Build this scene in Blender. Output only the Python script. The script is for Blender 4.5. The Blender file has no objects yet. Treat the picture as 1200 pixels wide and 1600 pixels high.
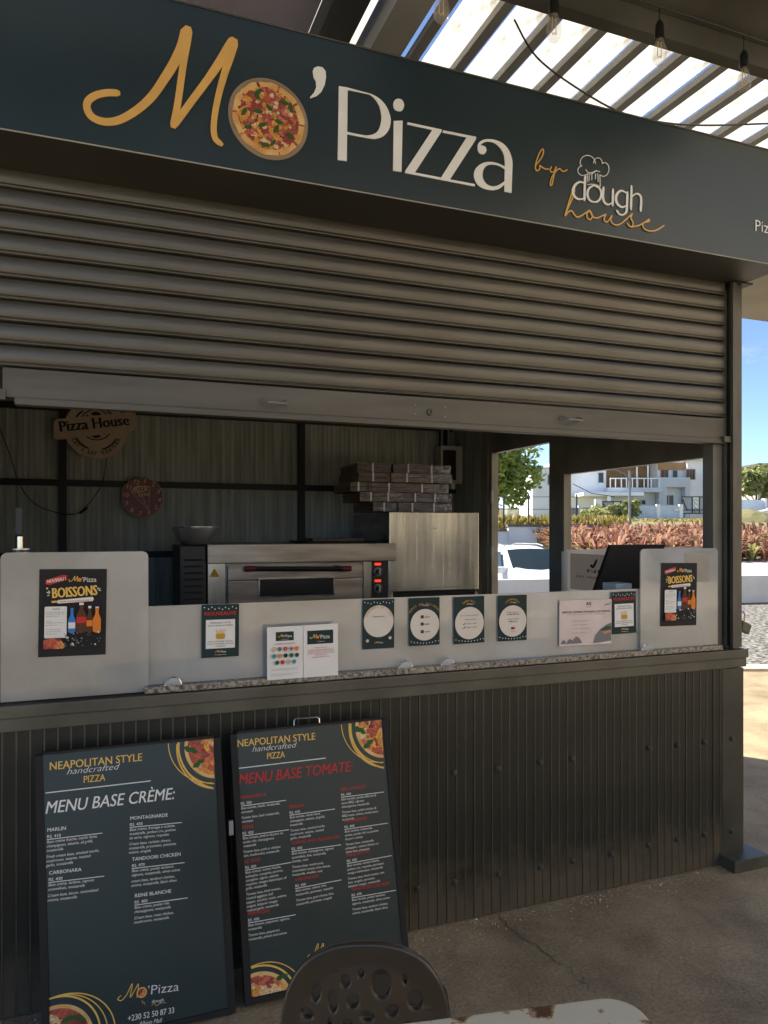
import bpy, bmesh, math, random
from mathutils import Vector, Matrix
R = math.radians
random.seed(11)
scene = bpy.context.scene
COL = scene.collection

# ------------------------------------------------------------------ camera, sky, sun, exposure
YAW = 21.06                     # the photographer looks 21 degrees to the right of square-on
CAM = Vector((0.0, -2.597, 1.55))
cd = bpy.data.cameras.new('camera'); cam = bpy.data.objects.new('camera', cd); COL.objects.link(cam)
cam.location = CAM; cam.rotation_euler = (R(90), 0, R(-YAW))
cd.sensor_fit = 'VERTICAL'; cd.sensor_height = 36; cd.sensor_width = 27
cd.lens = 36 * 1140 / 1600; cd.shift_y = 28 / 1600
cd.clip_start = 0.05; cd.clip_end = 3000
scene.camera = cam

SUN_EL, SUN_AZ = 47.0, -36.0    # azimuth measured from +Y towards +X
w = bpy.data.worlds.new('World'); scene.world = w; w.use_nodes = True
nt = w.node_tree; bg = nt.nodes['Background']
sky = nt.nodes.new('ShaderNodeTexSky'); sky.sky_type = 'NISHITA'; sky.sun_disc = False
sky.sun_elevation = R(SUN_EL); sky.sun_rotation = R(SUN_AZ)
sky.air_density = 0.55; sky.dust_density = 0.2; sky.ozone_density = 2.5
# scattered thin clouds over the whole dome
tcw = nt.nodes.new('ShaderNodeTexCoord'); mpw = nt.nodes.new('ShaderNodeMapping'); mpw.inputs['Scale'].default_value = (1, 1, 2.6); nt.links.new(tcw.outputs['Generated'], mpw.inputs[0])
nzw = nt.nodes.new('ShaderNodeTexNoise'); nzw.inputs['Scale'].default_value = 3.4; nzw.inputs['Detail'].default_value = 7; nzw.inputs['Roughness'].default_value = .58; nt.links.new(mpw.outputs[0], nzw.inputs[0])
crw = nt.nodes.new('ShaderNodeValToRGB'); crw.color_ramp.elements[0].position = .57; crw.color_ramp.elements[1].position = .72; nt.links.new(nzw.outputs[0], crw.inputs[0])
mxw = nt.nodes.new('ShaderNodeMix'); mxw.data_type = 'RGBA'; mxw.inputs[7].default_value = (3.6, 3.6, 3.6, 1); nt.links.new(crw.outputs[0], mxw.inputs[0]); nt.links.new(sky.outputs[0], mxw.inputs[6])
nt.links.new(mxw.outputs[2], bg.inputs[0]); bg.inputs[1].default_value = 0.05
sl = bpy.data.lights.new('sun', 'SUN'); so = bpy.data.objects.new('sun', sl); COL.objects.link(so)
sl.energy = 2.2; sl.angle = R(0.5); sl.color = (1.0, 0.93, 0.80)
sdir = Vector((math.sin(R(SUN_AZ)) * math.cos(R(SUN_EL)), math.cos(R(SUN_AZ)) * math.cos(R(SUN_EL)), math.sin(R(SUN_EL))))
so.rotation_euler = sdir.to_track_quat('Z', 'Y').to_euler(); so.location = (0, 0, 30)
vs = scene.view_settings
vs.view_transform = 'Standard'; vs.look = 'None'; vs.gamma = 1; vs.use_curve_mapping = False
vs.exposure = 2.5

# ------------------------------------------------------------------ materials
MATS = {}
def mat(name, col=(.5, .5, .5), rough=.6, metal=0.0, var=.12, scale=6.0, bump=0.0, bscale=60.0, spec=.5, stretch=None, col2=None, thr=(.35, .65), coat=0.0, emit=0.0):
    if name in MATS: return MATS[name]
    m = bpy.data.materials.new(name); m.use_nodes = True; MATS[name] = m
    n = m.node_tree.nodes; l = m.node_tree.links; b = n['Principled BSDF']
    b.inputs['Roughness'].default_value = rough; b.inputs['Metallic'].default_value = metal
    b.inputs['Specular IOR Level'].default_value = spec; b.inputs['Coat Weight'].default_value = coat
    b.inputs['Base Color'].default_value = (*col, 1)
    tc = n.new('ShaderNodeTexCoord'); mp = n.new('ShaderNodeMapping'); l.new(tc.outputs['Object'], mp.inputs[0])
    if stretch: mp.inputs['Scale'].default_value = stretch
    if var or col2:
        no = n.new('ShaderNodeTexNoise'); no.inputs['Scale'].default_value = scale; no.inputs['Detail'].default_value = 6
        l.new(mp.outputs[0], no.inputs[0])
        cr = n.new('ShaderNodeValToRGB'); l.new(no.outputs[0], cr.inputs[0])
        c2 = col2 if col2 else tuple(min(1, c * (1 + var)) for c in col)
        c1 = col if col2 else tuple(c * (1 - var) for c in col)
        cr.color_ramp.elements[0].position = thr[0]; cr.color_ramp.elements[0].color = (*c1, 1)
        cr.color_ramp.elements[1].position = thr[1]; cr.color_ramp.elements[1].color = (*c2, 1)
        l.new(cr.outputs[0], b.inputs['Base Color'])
        rr = n.new('ShaderNodeMapRange'); rr.inputs[3].default_value = max(.03, rough - .08); rr.inputs[4].default_value = min(1, rough + .1)
        l.new(no.outputs[0], rr.inputs[0]); l.new(rr.outputs[0], b.inputs['Roughness'])
    if bump:
        nb = n.new('ShaderNodeTexNoise'); nb.inputs['Scale'].default_value = bscale; nb.inputs['Detail'].default_value = 4
        l.new(mp.outputs[0], nb.inputs[0]); bp = n.new('ShaderNodeBump'); bp.inputs['Strength'].default_value = bump; bp.inputs['Distance'].default_value = .01
        l.new(nb.outputs[0], bp.inputs['Height']); l.new(bp.outputs[0], b.inputs['Normal'])
    if emit:
        b.inputs['Emission Color'].default_value = (*col, 1); b.inputs['Emission Strength'].default_value = emit
    return m
def plain(name, col, rough=.7, spec=.3, emit=0.0):
    return mat(name, col, rough, 0, 0, spec=spec, emit=emit)

mat('shutter_steel', (0.111, 0.105, 0.091), .38, .5, .26, 2.6, .10, 14, stretch=(.6, 3, 7))
mat('bar_steel', (.098, .092, .078), .5, .2, .22, 3, .06, 30, stretch=(.6, 3, 5))
mat('olive_paint', (0.048, 0.046, 0.035), .45, .1, .25, 5, .05, 120)
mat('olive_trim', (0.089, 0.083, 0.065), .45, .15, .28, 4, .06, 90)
mat('cladding', (.016, .016, .011), .42, .1, .35, 3.0, .05, 150, stretch=(6, 1, .7))
mat('fascia_grey', (0.038, 0.038, 0.033), .5, .1, .18, 3)
mat('sign_green', (0.008, 0.025, 0.034), .40, 0, .08, 2.5, .02, 30, spec=.7)
mat('letter_gold', (.78, .45, .12), .42, 0, .06, 14)
mat('letter_white', (.88, .88, .86), .42, 0, .05, 9)
mat('black_steel', (.008, .009, .010), .5, .2, .3, 6)
mat('wall_panel', (.32, .35, .33), .55, .0, .25, 3.0, stretch=(8, 8, .6))
mat('inner_roof', (.05, .05, .045), .7)
mat('frame_paint', (.20, .195, .165), .5, .1, .2, 4)
mat('box_grey', (.50, .50, .48), .5, 0, .08, 5)
mat('oven_steel', (.30, .28, .26), .32, .9, .30, 3.0, .03, 90, stretch=(.6, 1, 5))
mat('granite', (0.085, 0.072, 0.060), .28, 0, 0, 90, col2=(0.357, 0.323, 0.264), thr=(.38, .62))
mat('stainless', (0.570, 0.570, 0.534), .24, .95, .12, 3.5, .03, 120, stretch=(9, 1, .4))
mat('stainless_dull', (0.414, 0.396, 0.369), .30, .92, .28, 3.0, .03, 90, stretch=(.6, 1, 5))
mat('bowl_steel', (.62, .62, .60), .28, .75, .08, 5)
mat('chrome', (.75, .75, .74), .15, 1, .05, 8)
mat('black_plastic', (.012, .012, .012), .38, 0, .2, 8)
mat('matte_black', (.010, .010, .010), .75, 0, .2, 8)
mat('cardboard', (.16, .105, .075), .75, 0, .2, 7)
mat('board_green', (0.018, 0.034, 0.035), .38, 0, .08, 3)
mat('wood', (.30, .21, .13), .6, 0, .25, 4, stretch=(.6, 4, 4))
mat('concrete_floor', (0.299, 0.238, 0.145), .8, 0, 0, 1.3, .30, 90, col2=(0.431, 0.356, 0.229), thr=(.3, .72))
mat('cream_stucco', (.76, .64, .47), .85, 0, .08, 1.2, .1, 30)
mat('tan_paving', (.38, .31, .20), .85, 0, 0, 5, .3, 60, col2=(.48, .40, .27))
mat('gravel', (0.043, 0.041, 0.038), .9, 0, 0, 16, .6, 20, col2=(0.306, 0.289, 0.255), thr=(.44, .60))
mat('kerb_stone', (.50, .45, .35), .85, 0, .1, 8)
mat('white_render', (0.666, 0.666, 0.648), .85, 0, .07, 2, .1, 40)
mat('blue_white_render', (.62, .66, .72), .85, 0, .08, 1.4, .1, 40)
mat('dry_grass_soil', (.24, .20, .10), .95, 0, 0, 1.5, .5, 20, col2=(.16, .18, .06))
mat('asphalt', (.12, .115, .11), .9, 0, .15, 3, .3, 60)
mat('roof_steel', (0.088, 0.088, 0.080), .55, .2, .25, 3, .05, 60)
mat('rafter_grey', (.30, .28, .24), .6, .1, .2, 4)
mat('roof_light', (.42, .40, .35), .7, 0, .12, 3)
mat('lilac_panel', (.60, .54, .64), .6, 0, .15, 2)
mat('white_plastic', (.75, .75, .73), .35, 0, .04, 6)
mat('paper', (.78, .77, .74), .7, 0, .03, 12)
mat('cream_paper', (.70, .64, .56), .7, 0, .04, 12)
mat('pink_paper', (.70, .58, .56), .7, 0, .1, 6)
mat('grey_paper', (.34, .31, .27), .7, 0, .1, 6)
plain('ink_white', (.80, .80, .76)); plain('ink_red', (.55, .035, .03)); plain('ink_gold', (.80, .52, .12)); plain('ink_black', (.015, .015, .016))
plain('ink_grey', (.20, .20, .20)); plain('ink_green', (.016, .034, .036)); plain('ink_blue', (.05, .20, .55)); plain('ink_orange', (.75, .22, .03)); plain('ink_brown', (.10, .04, .02))
plain('ink_amber', (.55, .30, .04)); plain('ink_leaf', (.035, .11, .025)); plain('ink_cream', (.72, .55, .33)); plain('ink_teal', (.05, .30, .28)); plain('ink_pink', (.60, .25, .22))
plain('display_red', (.9, .05, .02), .5, .3, .25)
mat('clock_red', (.16, .014, .026), .4, 0, .15, 8)
mat('tan_board', (.46, .36, .27), .6, 0, .12, 5)
mat('table_white', (.80, .77, .66), .42, 0, 0, 7, .08, 60, col2=(.80, .77, .66))
mat('resin_brown', (0.064, 0.051, 0.036), .24, 0, .12, 6, .05, 90)
mat('crust', (.66, .33, .09), .6, 0, 0, 18, col2=(.82, .55, .22))
mat('plate_tan', (.30, .22, .15), .5, 0, .15, 6)
mat('car_white', (.80, .80, .79), .25, 0, .02, 2, coat=.6)
mat('car_glass', (.03, .045, .05), .06, 0, 0)
mat('tyre', (.02, .02, .02), .85, 0, .2, 9)
mat('house_white', (.84, .84, .83), .85, 0, .06, .6, .05, 20)
mat('house_grey', (.55, .58, .60), .85, 0, .08, .6)
mat('house_blue', (.55, .62, .70), .85, 0, .08, .7)
mat('slat_wood', (.36, .20, .09), .7, 0, .22, 2, stretch=(1, 1, 6))
mat('dark_glass', (.02, .024, .028), .12, 0, .2, 1)
mat('gate_steel', (.04, .04, .045), .5, .3, .2, 3)
mat('gate_sheet', (.34, .38, .42), .5, .1, .1, 2)
mat('stone_wall', (.42, .38, .31), .9, 0, 0, 3, .4, 12, col2=(.60, .56, .48))
mat('bark', (.10, .075, .05), .9, 0, .3, 6, .4, 20)
mat('galvanised', (.26, .27, .28), .5, .5, .1, 5)
mat('coping_dark', (.12, .115, .10), .8, 0, .2, 3)

# worn floor: fine aggregate speckle over the broad blotches
m = MATS['concrete_floor']; n = m.node_tree.nodes; l = m.node_tree.links; b = n['Principled BSDF']; src = b.inputs['Base Color'].links[0].from_socket
tc = n.new('ShaderNodeTexCoord'); s1 = n.new('ShaderNodeTexNoise'); s1.inputs['Scale'].default_value = 75; s1.inputs['Detail'].default_value = 5; s1.inputs['Roughness'].default_value = .75; l.new(tc.outputs['Object'], s1.inputs[0])
c1 = n.new('ShaderNodeValToRGB'); c1.color_ramp.elements[0].position = .34; c1.color_ramp.elements[1].position = .62; c1.color_ramp.elements[0].color = (.66, .64, .61, 1); c1.color_ramp.elements[1].color = (1.12, 1.1, 1.08, 1); l.new(s1.outputs[0], c1.inputs[0])
s2 = n.new('ShaderNodeTexNoise'); s2.inputs['Scale'].default_value = 3.2; s2.inputs['Detail'].default_value = 8; s2.inputs['Roughness'].default_value = .65; l.new(tc.outputs['Object'], s2.inputs[0])
c2 = n.new('ShaderNodeValToRGB'); c2.color_ramp.elements[0].position = .33; c2.color_ramp.elements[1].position = .6; c2.color_ramp.elements[0].color = (.66, .62, .60, 1); c2.color_ramp.elements[1].color = (1.08, 1.07, 1.05, 1); l.new(s2.outputs[0], c2.inputs[0])
x1 = n.new('ShaderNodeMix'); x1.data_type = 'RGBA'; x1.blend_type = 'MULTIPLY'; x1.inputs[0].default_value = 1; l.new(src, x1.inputs[6]); l.new(c1.outputs[0], x1.inputs[7])
x2 = n.new('ShaderNodeMix'); x2.data_type = 'RGBA'; x2.blend_type = 'MULTIPLY'; x2.inputs[0].default_value = 1; l.new(x1.outputs[2], x2.inputs[6]); l.new(c2.outputs[0], x2.inputs[7]); l.new(x2.outputs[2], b.inputs['Base Color'])

# splashed dust on the foot of the cladding (height above the ground in object space)
m = MATS['cladding']; n = m.node_tree.nodes; l = m.node_tree.links; b = n['Principled BSDF']; src = b.inputs['Base Color'].links[0].from_socket
g = n.new('ShaderNodeNewGeometry'); sx = n.new('ShaderNodeSeparateXYZ'); l.new(g.outputs['Position'], sx.inputs[0])
s1 = n.new('ShaderNodeTexNoise'); s1.inputs['Scale'].default_value = 7; s1.inputs['Detail'].default_value = 8; s1.inputs['Roughness'].default_value = .7; l.new(g.outputs['Position'], s1.inputs[0])
mr = n.new('ShaderNodeMapRange'); mr.inputs[1].default_value = .0; mr.inputs[2].default_value = .30; mr.inputs[3].default_value = .62; mr.inputs[4].default_value = .0; l.new(sx.outputs[2], mr.inputs[0])
ad = n.new('ShaderNodeMath'); ad.operation = 'ADD'; l.new(mr.outputs[0], ad.inputs[0]); l.new(s1.outputs[0], ad.inputs[1])
c1 = n.new('ShaderNodeValToRGB'); c1.color_ramp.elements[0].position = .60; c1.color_ramp.elements[1].position = 1.0; c1.color_ramp.elements[1].color = (.55, .55, .55, 1); l.new(ad.outputs[0], c1.inputs[0])
x1 = n.new('ShaderNodeMix'); x1.data_type = 'RGBA'; x1.inputs[7].default_value = (.15, .12, .08, 1); l.new(c1.outputs[0], x1.inputs[0]); l.new(src, x1.inputs[6]); l.new(x1.outputs[2], b.inputs['Base Color'])

# pizza topping: several colours broken up by cells and noise, a property of the print itself
def pizza_mat(name, sc):
    m = bpy.data.materials.new(name); m.use_nodes = True; MATS[name] = m
    n = m.node_tree.nodes; l = m.node_tree.links; b = n['Principled BSDF']; b.inputs['Roughness'].default_value = .6
    tc = n.new('ShaderNodeTexCoord'); no = n.new('ShaderNodeTexNoise'); no.inputs['Scale'].default_value = sc * .8; no.inputs['Detail'].default_value = 3
    l.new(tc.outputs['Object'], no.inputs[0])
    mx = n.new('ShaderNodeMix'); mx.data_type = 'RGBA'; mx.inputs[0].default_value = .06
    l.new(tc.outputs['Object'], mx.inputs[6]); l.new(no.outputs[1], mx.inputs[7])
    vo = n.new('ShaderNodeTexVoronoi'); vo.inputs['Scale'].default_value = sc; l.new(mx.outputs[2], vo.inputs[0])
    cr = n.new('ShaderNodeValToRGB'); cr.color_ramp.interpolation = 'CONSTANT'
    sep = n.new('ShaderNodeSeparateColor'); l.new(vo.outputs['Color'], sep.inputs[0]); l.new(sep.outputs[0], cr.inputs[0])
    cols = [(0, (.30, .05, .03)), (.22, (.52, .10, .05)), (.40, (.72, .30, .06)), (.52, (.36, .08, .06)), (.66, (.78, .55, .28)), (.76, (.60, .16, .09)), (.88, (.80, .40, .06)), (.95, (.20, .03, .02))]
    el = cr.color_ramp.elements
    el[0].position, el[0].color = 0, (*cols[0][1], 1); el[1].position, el[1].color = cols[1][0], (*cols[1][1], 1)
    for p, c in cols[2:]: e = el.new(p); e.color = (*c, 1)
    hs = n.new('ShaderNodeMix'); hs.data_type = 'RGBA'; hs.blend_type = 'MULTIPLY'; hs.inputs[0].default_value = .55
    l.new(cr.outputs[0], hs.inputs[6]); n2 = n.new('ShaderNodeTexNoise'); n2.inputs['Scale'].default_value = sc * 3.5; n2.inputs['Detail'].default_value = 5
    l.new(tc.outputs['Object'], n2.inputs[0])
    c2 = n.new('ShaderNodeValToRGB'); c2.color_ramp.elements[0].position = .35; c2.color_ramp.elements[1].position = .62; c2.color_ramp.elements[0].color = (.3, .2, .16, 1); c2.color_ramp.elements[1].color = (1.3, 1.25, 1.2, 1)
    l.new(n2.outputs[0], c2.inputs[0]); l.new(c2.outputs[0], hs.inputs[7]); l.new(hs.outputs[2], b.inputs['Base Color'])
pizza_mat('pizza_topping', 55); pizza_mat('pizza_photo', 38)

def foliage(name, c1, c2, trans=.35, sc=1.2):
    m = bpy.data.materials.new(name); m.use_nodes = True; MATS[name] = m
    n = m.node_tree.nodes; l = m.node_tree.links; b = n['Principled BSDF']; out = n['Material Output']; b.inputs['Roughness'].default_value = .55
    g = n.new('ShaderNodeNewGeometry'); no = n.new('ShaderNodeTexNoise'); no.inputs['Scale'].default_value = sc; l.new(g.outputs['Position'], no.inputs[0])
    ad = n.new('ShaderNodeMath'); ad.operation = 'ADD'; l.new(no.outputs[0], ad.inputs[0])
    mu = n.new('ShaderNodeMath'); mu.operation = 'MULTIPLY_ADD'; mu.inputs[1].default_value = .5; mu.inputs[2].default_value = -.25
    l.new(g.outputs['Random Per Island'], mu.inputs[0]); l.new(mu.outputs[0], ad.inputs[1])
    cr = n.new('ShaderNodeValToRGB'); cr.color_ramp.elements[0].position = .3; cr.color_ramp.elements[1].position = .7
    cr.color_ramp.elements[0].color = (*c1, 1); cr.color_ramp.elements[1].color = (*c2, 1)
    l.new(ad.outputs[0], cr.inputs[0]); l.new(cr.outputs[0], b.inputs['Base Color'])
    t = n.new('ShaderNodeBsdfTranslucent'); l.new(cr.outputs[0], t.inputs[0]); mx = n.new('ShaderNodeMixShader'); mx.inputs[0].default_value = trans
    l.new(b.outputs[0], mx.inputs[1]); l.new(t.outputs[0], mx.inputs[2]); l.new(mx.outputs[0], out.inputs[0])
foliage('leaf_green', (.18, .27, .05), (.55, .58, .18), .58)
foliage('leaf_olive', (.20, .24, .08), (.46, .46, .20), .45)
foliage('grass_red', (.19, .075, .048), (.52, .30, .20), .45, 1.9)
foliage('grass_green', (.10, .13, .03), (.34, .32, .12), .4, 1.5)
foliage('grass_dry', (.22, .20, .05), (.42, .33, .10), .4, 1.5)

# frosted acrylic: milky sheet that lets diffuse light through and still has a sheen
m = bpy.data.materials.new('frosted_acrylic'); m.use_nodes = True; MATS['frosted_acrylic'] = m
n = m.node_tree.nodes; l = m.node_tree.links; b = n['Principled BSDF']
b.inputs['Coat Weight'].default_value = 1; b.inputs['Coat Roughness'].default_value = .06; b.inputs['Coat IOR'].default_value = 1.9; b.inputs['Roughness'].default_value = .22
tc = n.new('ShaderNodeTexCoord'); no = n.new('ShaderNodeTexNoise'); no.inputs['Scale'].default_value = 2.6; no.inputs['Detail'].default_value = 9; no.inputs['Roughness'].default_value = .62; no.inputs['Distortion'].default_value = .8; l.new(tc.outputs['Object'], no.inputs[0])
cr = n.new('ShaderNodeValToRGB'); cr.color_ramp.elements[0].color = (.36, .36, .335, 1); cr.color_ramp.elements[1].color = (.68, .70, .70, 1); cr.color_ramp.elements[0].position = .3; cr.color_ramp.elements[1].position = .7
l.new(no.outputs[0], cr.inputs[0]); l.new(cr.outputs[0], b.inputs['Base Color'])
t = n.new('ShaderNodeBsdfTranslucent'); t.inputs[0].default_value = (.78, .79, .79, 1)
rf = n.new('ShaderNodeBsdfRefraction'); rf.inputs['IOR'].default_value = 1.02; rf.inputs['Roughness'].default_value = .42; rf.inputs['Color'].default_value = (.92, .93, .93, 1)
m1 = n.new('ShaderNodeMixShader'); m1.inputs[0].default_value = .62; l.new(t.outputs[0], m1.inputs[1]); l.new(rf.outputs[0], m1.inputs[2])
mx = n.new('ShaderNodeMixShader'); mx.inputs[0].default_value = .52
l.new(b.outputs[0], mx.inputs[1]); l.new(m1.outputs[0], mx.inputs[2]); l.new(mx.outputs[0], n['Material Output'].inputs[0])
# louvre blade: dirty translucent polycarbonate
m = bpy.data.materials.new('polycarbonate'); m.use_nodes = True; MATS['polycarbonate'] = m
n = m.node_tree.nodes; l = m.node_tree.links; b = n['Principled BSDF']; b.inputs['Roughness'].default_value = .4
tc = n.new('ShaderNodeTexCoord'); mp = n.new('ShaderNodeMapping'); mp.inputs['Scale'].default_value = (1, .34, 1); l.new(tc.outputs['Object'], mp.inputs[0])
no = n.new('ShaderNodeTexNoise'); no.inputs['Scale'].default_value = 15; no.inputs['Detail'].default_value = 9; no.inputs['Roughness'].default_value = .7; l.new(mp.outputs[0], no.inputs[0])
cr = n.new('ShaderNodeValToRGB'); cr.color_ramp.elements[0].color = (.50, .45, .36, 1); cr.color_ramp.elements[1].color = (.88, .87, .83, 1); cr.color_ramp.elements[0].position = .33; cr.color_ramp.elements[1].position = .47
l.new(no.outputs[0], cr.inputs[0]); l.new(cr.outputs[0], b.inputs['Base Color'])
t = n.new('ShaderNodeBsdfTranslucent'); l.new(cr.outputs[0], t.inputs[0]); mx = n.new('ShaderNodeMixShader'); mx.inputs[0].default_value = .7
l.new(b.outputs[0], mx.inputs[1]); l.new(t.outputs[0], mx.inputs[2]); l.new(mx.outputs[0], n['Material Output'].inputs[0])
# clear glass and film
def clear(name, col, rough, alpha):
    m = bpy.data.materials.new(name); m.use_nodes = True; MATS[name] = m
    n = m.node_tree.nodes; l = m.node_tree.links; b = n['Principled BSDF']; b.inputs['Base Color'].default_value = (*col, 1); b.inputs['Roughness'].default_value = rough
    tr = n.new('ShaderNodeBsdfTransparent'); mx = n.new('ShaderNodeMixShader'); mx.inputs[0].default_value = alpha
    l.new(tr.outputs[0], mx.inputs[1]); l.new(b.outputs[0], mx.inputs[2]); l.new(mx.outputs[0], n['Material Output'].inputs[0])
    return n, l, b
clear('bulb_glass', (.55, .52, .46), .05, .22)
# cling film: clear, creased, all gloss
m = bpy.data.materials.new('film'); m.use_nodes = True; MATS['film'] = m; n = m.node_tree.nodes; l = m.node_tree.links
gl = n.new('ShaderNodeBsdfGlossy'); gl.inputs['Roughness'].default_value = .10; tr = n.new('ShaderNodeBsdfTransparent'); mx = n.new('ShaderNodeMixShader'); mx.inputs[0].default_value = .20
tc = n.new('ShaderNodeTexCoord'); q = n.new('ShaderNodeTexNoise'); q.inputs['Scale'].default_value = 24; q.inputs['Detail'].default_value = 3; q.inputs['Distortion'].default_value = 1.5; bp = n.new('ShaderNodeBump'); bp.inputs['Strength'].default_value = 1; bp.inputs['Distance'].default_value = .05
l.new(tc.outputs['Object'], q.inputs[0]); l.new(q.outputs[0], bp.inputs['Height']); l.new(bp.outputs[0], gl.inputs['Normal']); l.new(tr.outputs[0], mx.inputs[1]); l.new(gl.outputs[0], mx.inputs[2]); l.new(mx.outputs[0], n['Material Output'].inputs[0])
clear('clear_acrylic', (.8, .8, .8), .05, .25)
# rust patches on the white table
m = MATS['table_white']; n = m.node_tree.nodes; l = m.node_tree.links; b = n['Principled BSDF']
tc = n.new('ShaderNodeTexCoord'); no = n.new('ShaderNodeTexNoise'); no.inputs['Scale'].default_value = 14; no.inputs['Detail'].default_value = 8; no.inputs['Roughness'].default_value = .65; l.new(tc.outputs['Object'], no.inputs[0])
cr = n.new('ShaderNodeValToRGB'); e = cr.color_ramp.elements
e[0].position = .0; e[0].color = (.86, .76, .54, 1); e[1].position = .54; e[1].color = (.84, .73, .50, 1)
k = e.new(.575); k.color = (.50, .30, .12, 1); k = e.new(.61); k.color = (.16, .07, .03, 1)
l.new(no.outputs[0], cr.inputs[0]); l.new(cr.outputs[0], b.inputs['Base Color'])

m = bpy.data.materials.new('backlit_paper'); m.use_nodes = True; MATS['backlit_paper'] = m
n = m.node_tree.nodes; l = m.node_tree.links; b = n['Principled BSDF']; b.inputs['Base Color'].default_value = (.30, .27, .23, 1); t = n.new('ShaderNodeBsdfTranslucent'); t.inputs[0].default_value = (.50, .45, .39, 1); mx = n.new('ShaderNodeMixShader'); mx.inputs[0].default_value = .6
l.new(b.outputs[0], mx.inputs[1]); l.new(t.outputs[0], mx.inputs[2]); l.new(mx.outputs[0], n['Material Output'].inputs[0])
m = MATS['frosted_acrylic'].copy(); m.name = 'thin_acrylic'; MATS['thin_acrylic'] = m
for q in m.node_tree.nodes:
    if q.type == 'MIX_SHADER' : q.inputs[0].default_value = .7
    if q.type == 'BSDF_TRANSLUCENT': q.inputs[0].default_value = (.92, .92, .91, 1)

# ------------------------------------------------------------------ mesh helpers
XF = {}
def tag(o, label=None, cat=None, group=None, kind=None):
    if label: o['label'] = label
    if cat: o['category'] = cat
    if group: o['group'] = group
    if kind: o['kind'] = kind
    return o
def thing(name, label, cat, loc=(0, 0, 0), rot=(0, 0, 0), group=None):
    o = bpy.data.objects.new(name, None); COL.objects.link(o); o.empty_display_size = .1
    o.location = loc; o.rotation_euler = rot
    XF[o.name] = Matrix.LocRotScale(Vector(loc), Matrix.Rotation(rot[2], 3, 'Z') @ Matrix.Rotation(rot[1], 3, 'Y') @ Matrix.Rotation(rot[0], 3, 'X'), None)
    return tag(o, label, cat, group)
class MB:
    def __init__(s): s.v = []; s.f = []
    def add(s, vs, fs):
        k = len(s.v); s.v += [tuple(p) for p in vs]; s.f += [tuple(i + k for i in q) for q in fs]; return s
    def box(s, x0, x1, y0, y1, z0, z1):
        return s.add([(x0,y0,z0),(x1,y0,z0),(x1,y1,z0),(x0,y1,z0),(x0,y0,z1),(x1,y0,z1),(x1,y1,z1),(x0,y1,z1)],
                     [(0,3,2,1),(4,5,6,7),(0,1,5,4),(1,2,6,5),(2,3,7,6),(3,0,4,7)])
    def prism(s, pts, a, b, axis='y'):
        def P(p, t): return {'x': (t, p[0], p[1]), 'y': (p[0], t, p[1]), 'z': (p[0], p[1], t)}[axis]
        n = len(pts); s.add([P(p, a) for p in pts] + [P(p, b) for p in pts], [tuple(range(n))[::-1], tuple(range(n, 2*n))] + [(i, (i+1) % n, n+(i+1) % n, n+i) for i in range(n)]); return s
    def tube(s, path, r, n=8, cap=True):
        P = [Vector(p) for p in path]; rs = r if isinstance(r, (list, tuple)) else [r] * len(P); vs = []; fs = []
        for i, p in enumerate(P):
            d = (P[min(i+1, len(P)-1)] - P[max(i-1, 0)]).normalized(); up = Vector((0, 0, 1)) if abs(d.z) < .9 else Vector((1, 0, 0))
            a = d.cross(up).normalized(); c = a.cross(d)
            for k in range(n): t = 2*math.pi*k/n; vs.append(p + (a*math.cos(t) + c*math.sin(t)) * rs[i])
        for i in range(len(P)-1):
            for k in range(n): fs.append((i*n+k, i*n+(k+1) % n, (i+1)*n+(k+1) % n, (i+1)*n+k))
        if cap: fs += [tuple(range(n))[::-1], tuple(range((len(P)-1)*n, len(P)*n))]
        return s.add(vs, fs)
    def lathe(s, prof, c=(0, 0, 0), n=16, axis='z'):
        vs = []; fs = []
        for r, z in prof:
            for k in range(n):
                t = 2*math.pi*k/n; a, b = r*math.cos(t), r*math.sin(t)
                vs.append({'z': (c[0]+a, c[1]+b, c[2]+z), 'y': (c[0]+a, c[1]+z, c[2]+b), 'x': (c[0]+z, c[1]+a, c[2]+b)}[axis])
        m = len(prof)
        for i in range(m-1):
            for k in range(n): fs.append((i*n+k, i*n+(k+1) % n, (i+1)*n+(k+1) % n, (i+1)*n+k))
        fs += [tuple(range(n))[::-1], tuple(range((m-1)*n, m*n))]
        return s.add(vs, fs)
    def mesh(s, name, m):
        me = bpy.data.meshes.new(name); me.from_pydata(s.v, [], s.f); me.update()
        me.materials.append(MATS[m]); return me
    def build(s, name, m, parent=None, smooth=False, bevel=0, fix=False, local=False):
        vs = s.v
        if parent is not None and not local and parent.name in XF:
            inv = XF[parent.name].inverted(); s.v = [tuple(inv @ Vector(p)) for p in vs]
        me = s.mesh(name, m)
        if bevel or fix:
            bm = bmesh.new(); bm.from_mesh(me)
            if fix: bmesh.ops.recalc_face_normals(bm, faces=bm.faces)
            if bevel:
                ed = [e for e in bm.edges if len(e.link_faces) == 2 and e.calc_face_angle(0) > .5]
                bmesh.ops.bevel(bm, geom=ed, offset=bevel, segments=2, affect='EDGES', profile=.7, clamp_overlap=True)
            bm.to_mesh(me); bm.free()
        if smooth:
            for p in me.polygons: p.use_smooth = True
            if smooth != 'full':
                try: me.set_sharp_from_angle(angle=R(35))
                except Exception: pass
        o = bpy.data.objects.new(name, me); COL.objects.link(o)
        if parent is not None:
            o.parent = parent
            if parent.name in XF: XF[o.name] = XF[parent.name]
        return o
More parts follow.
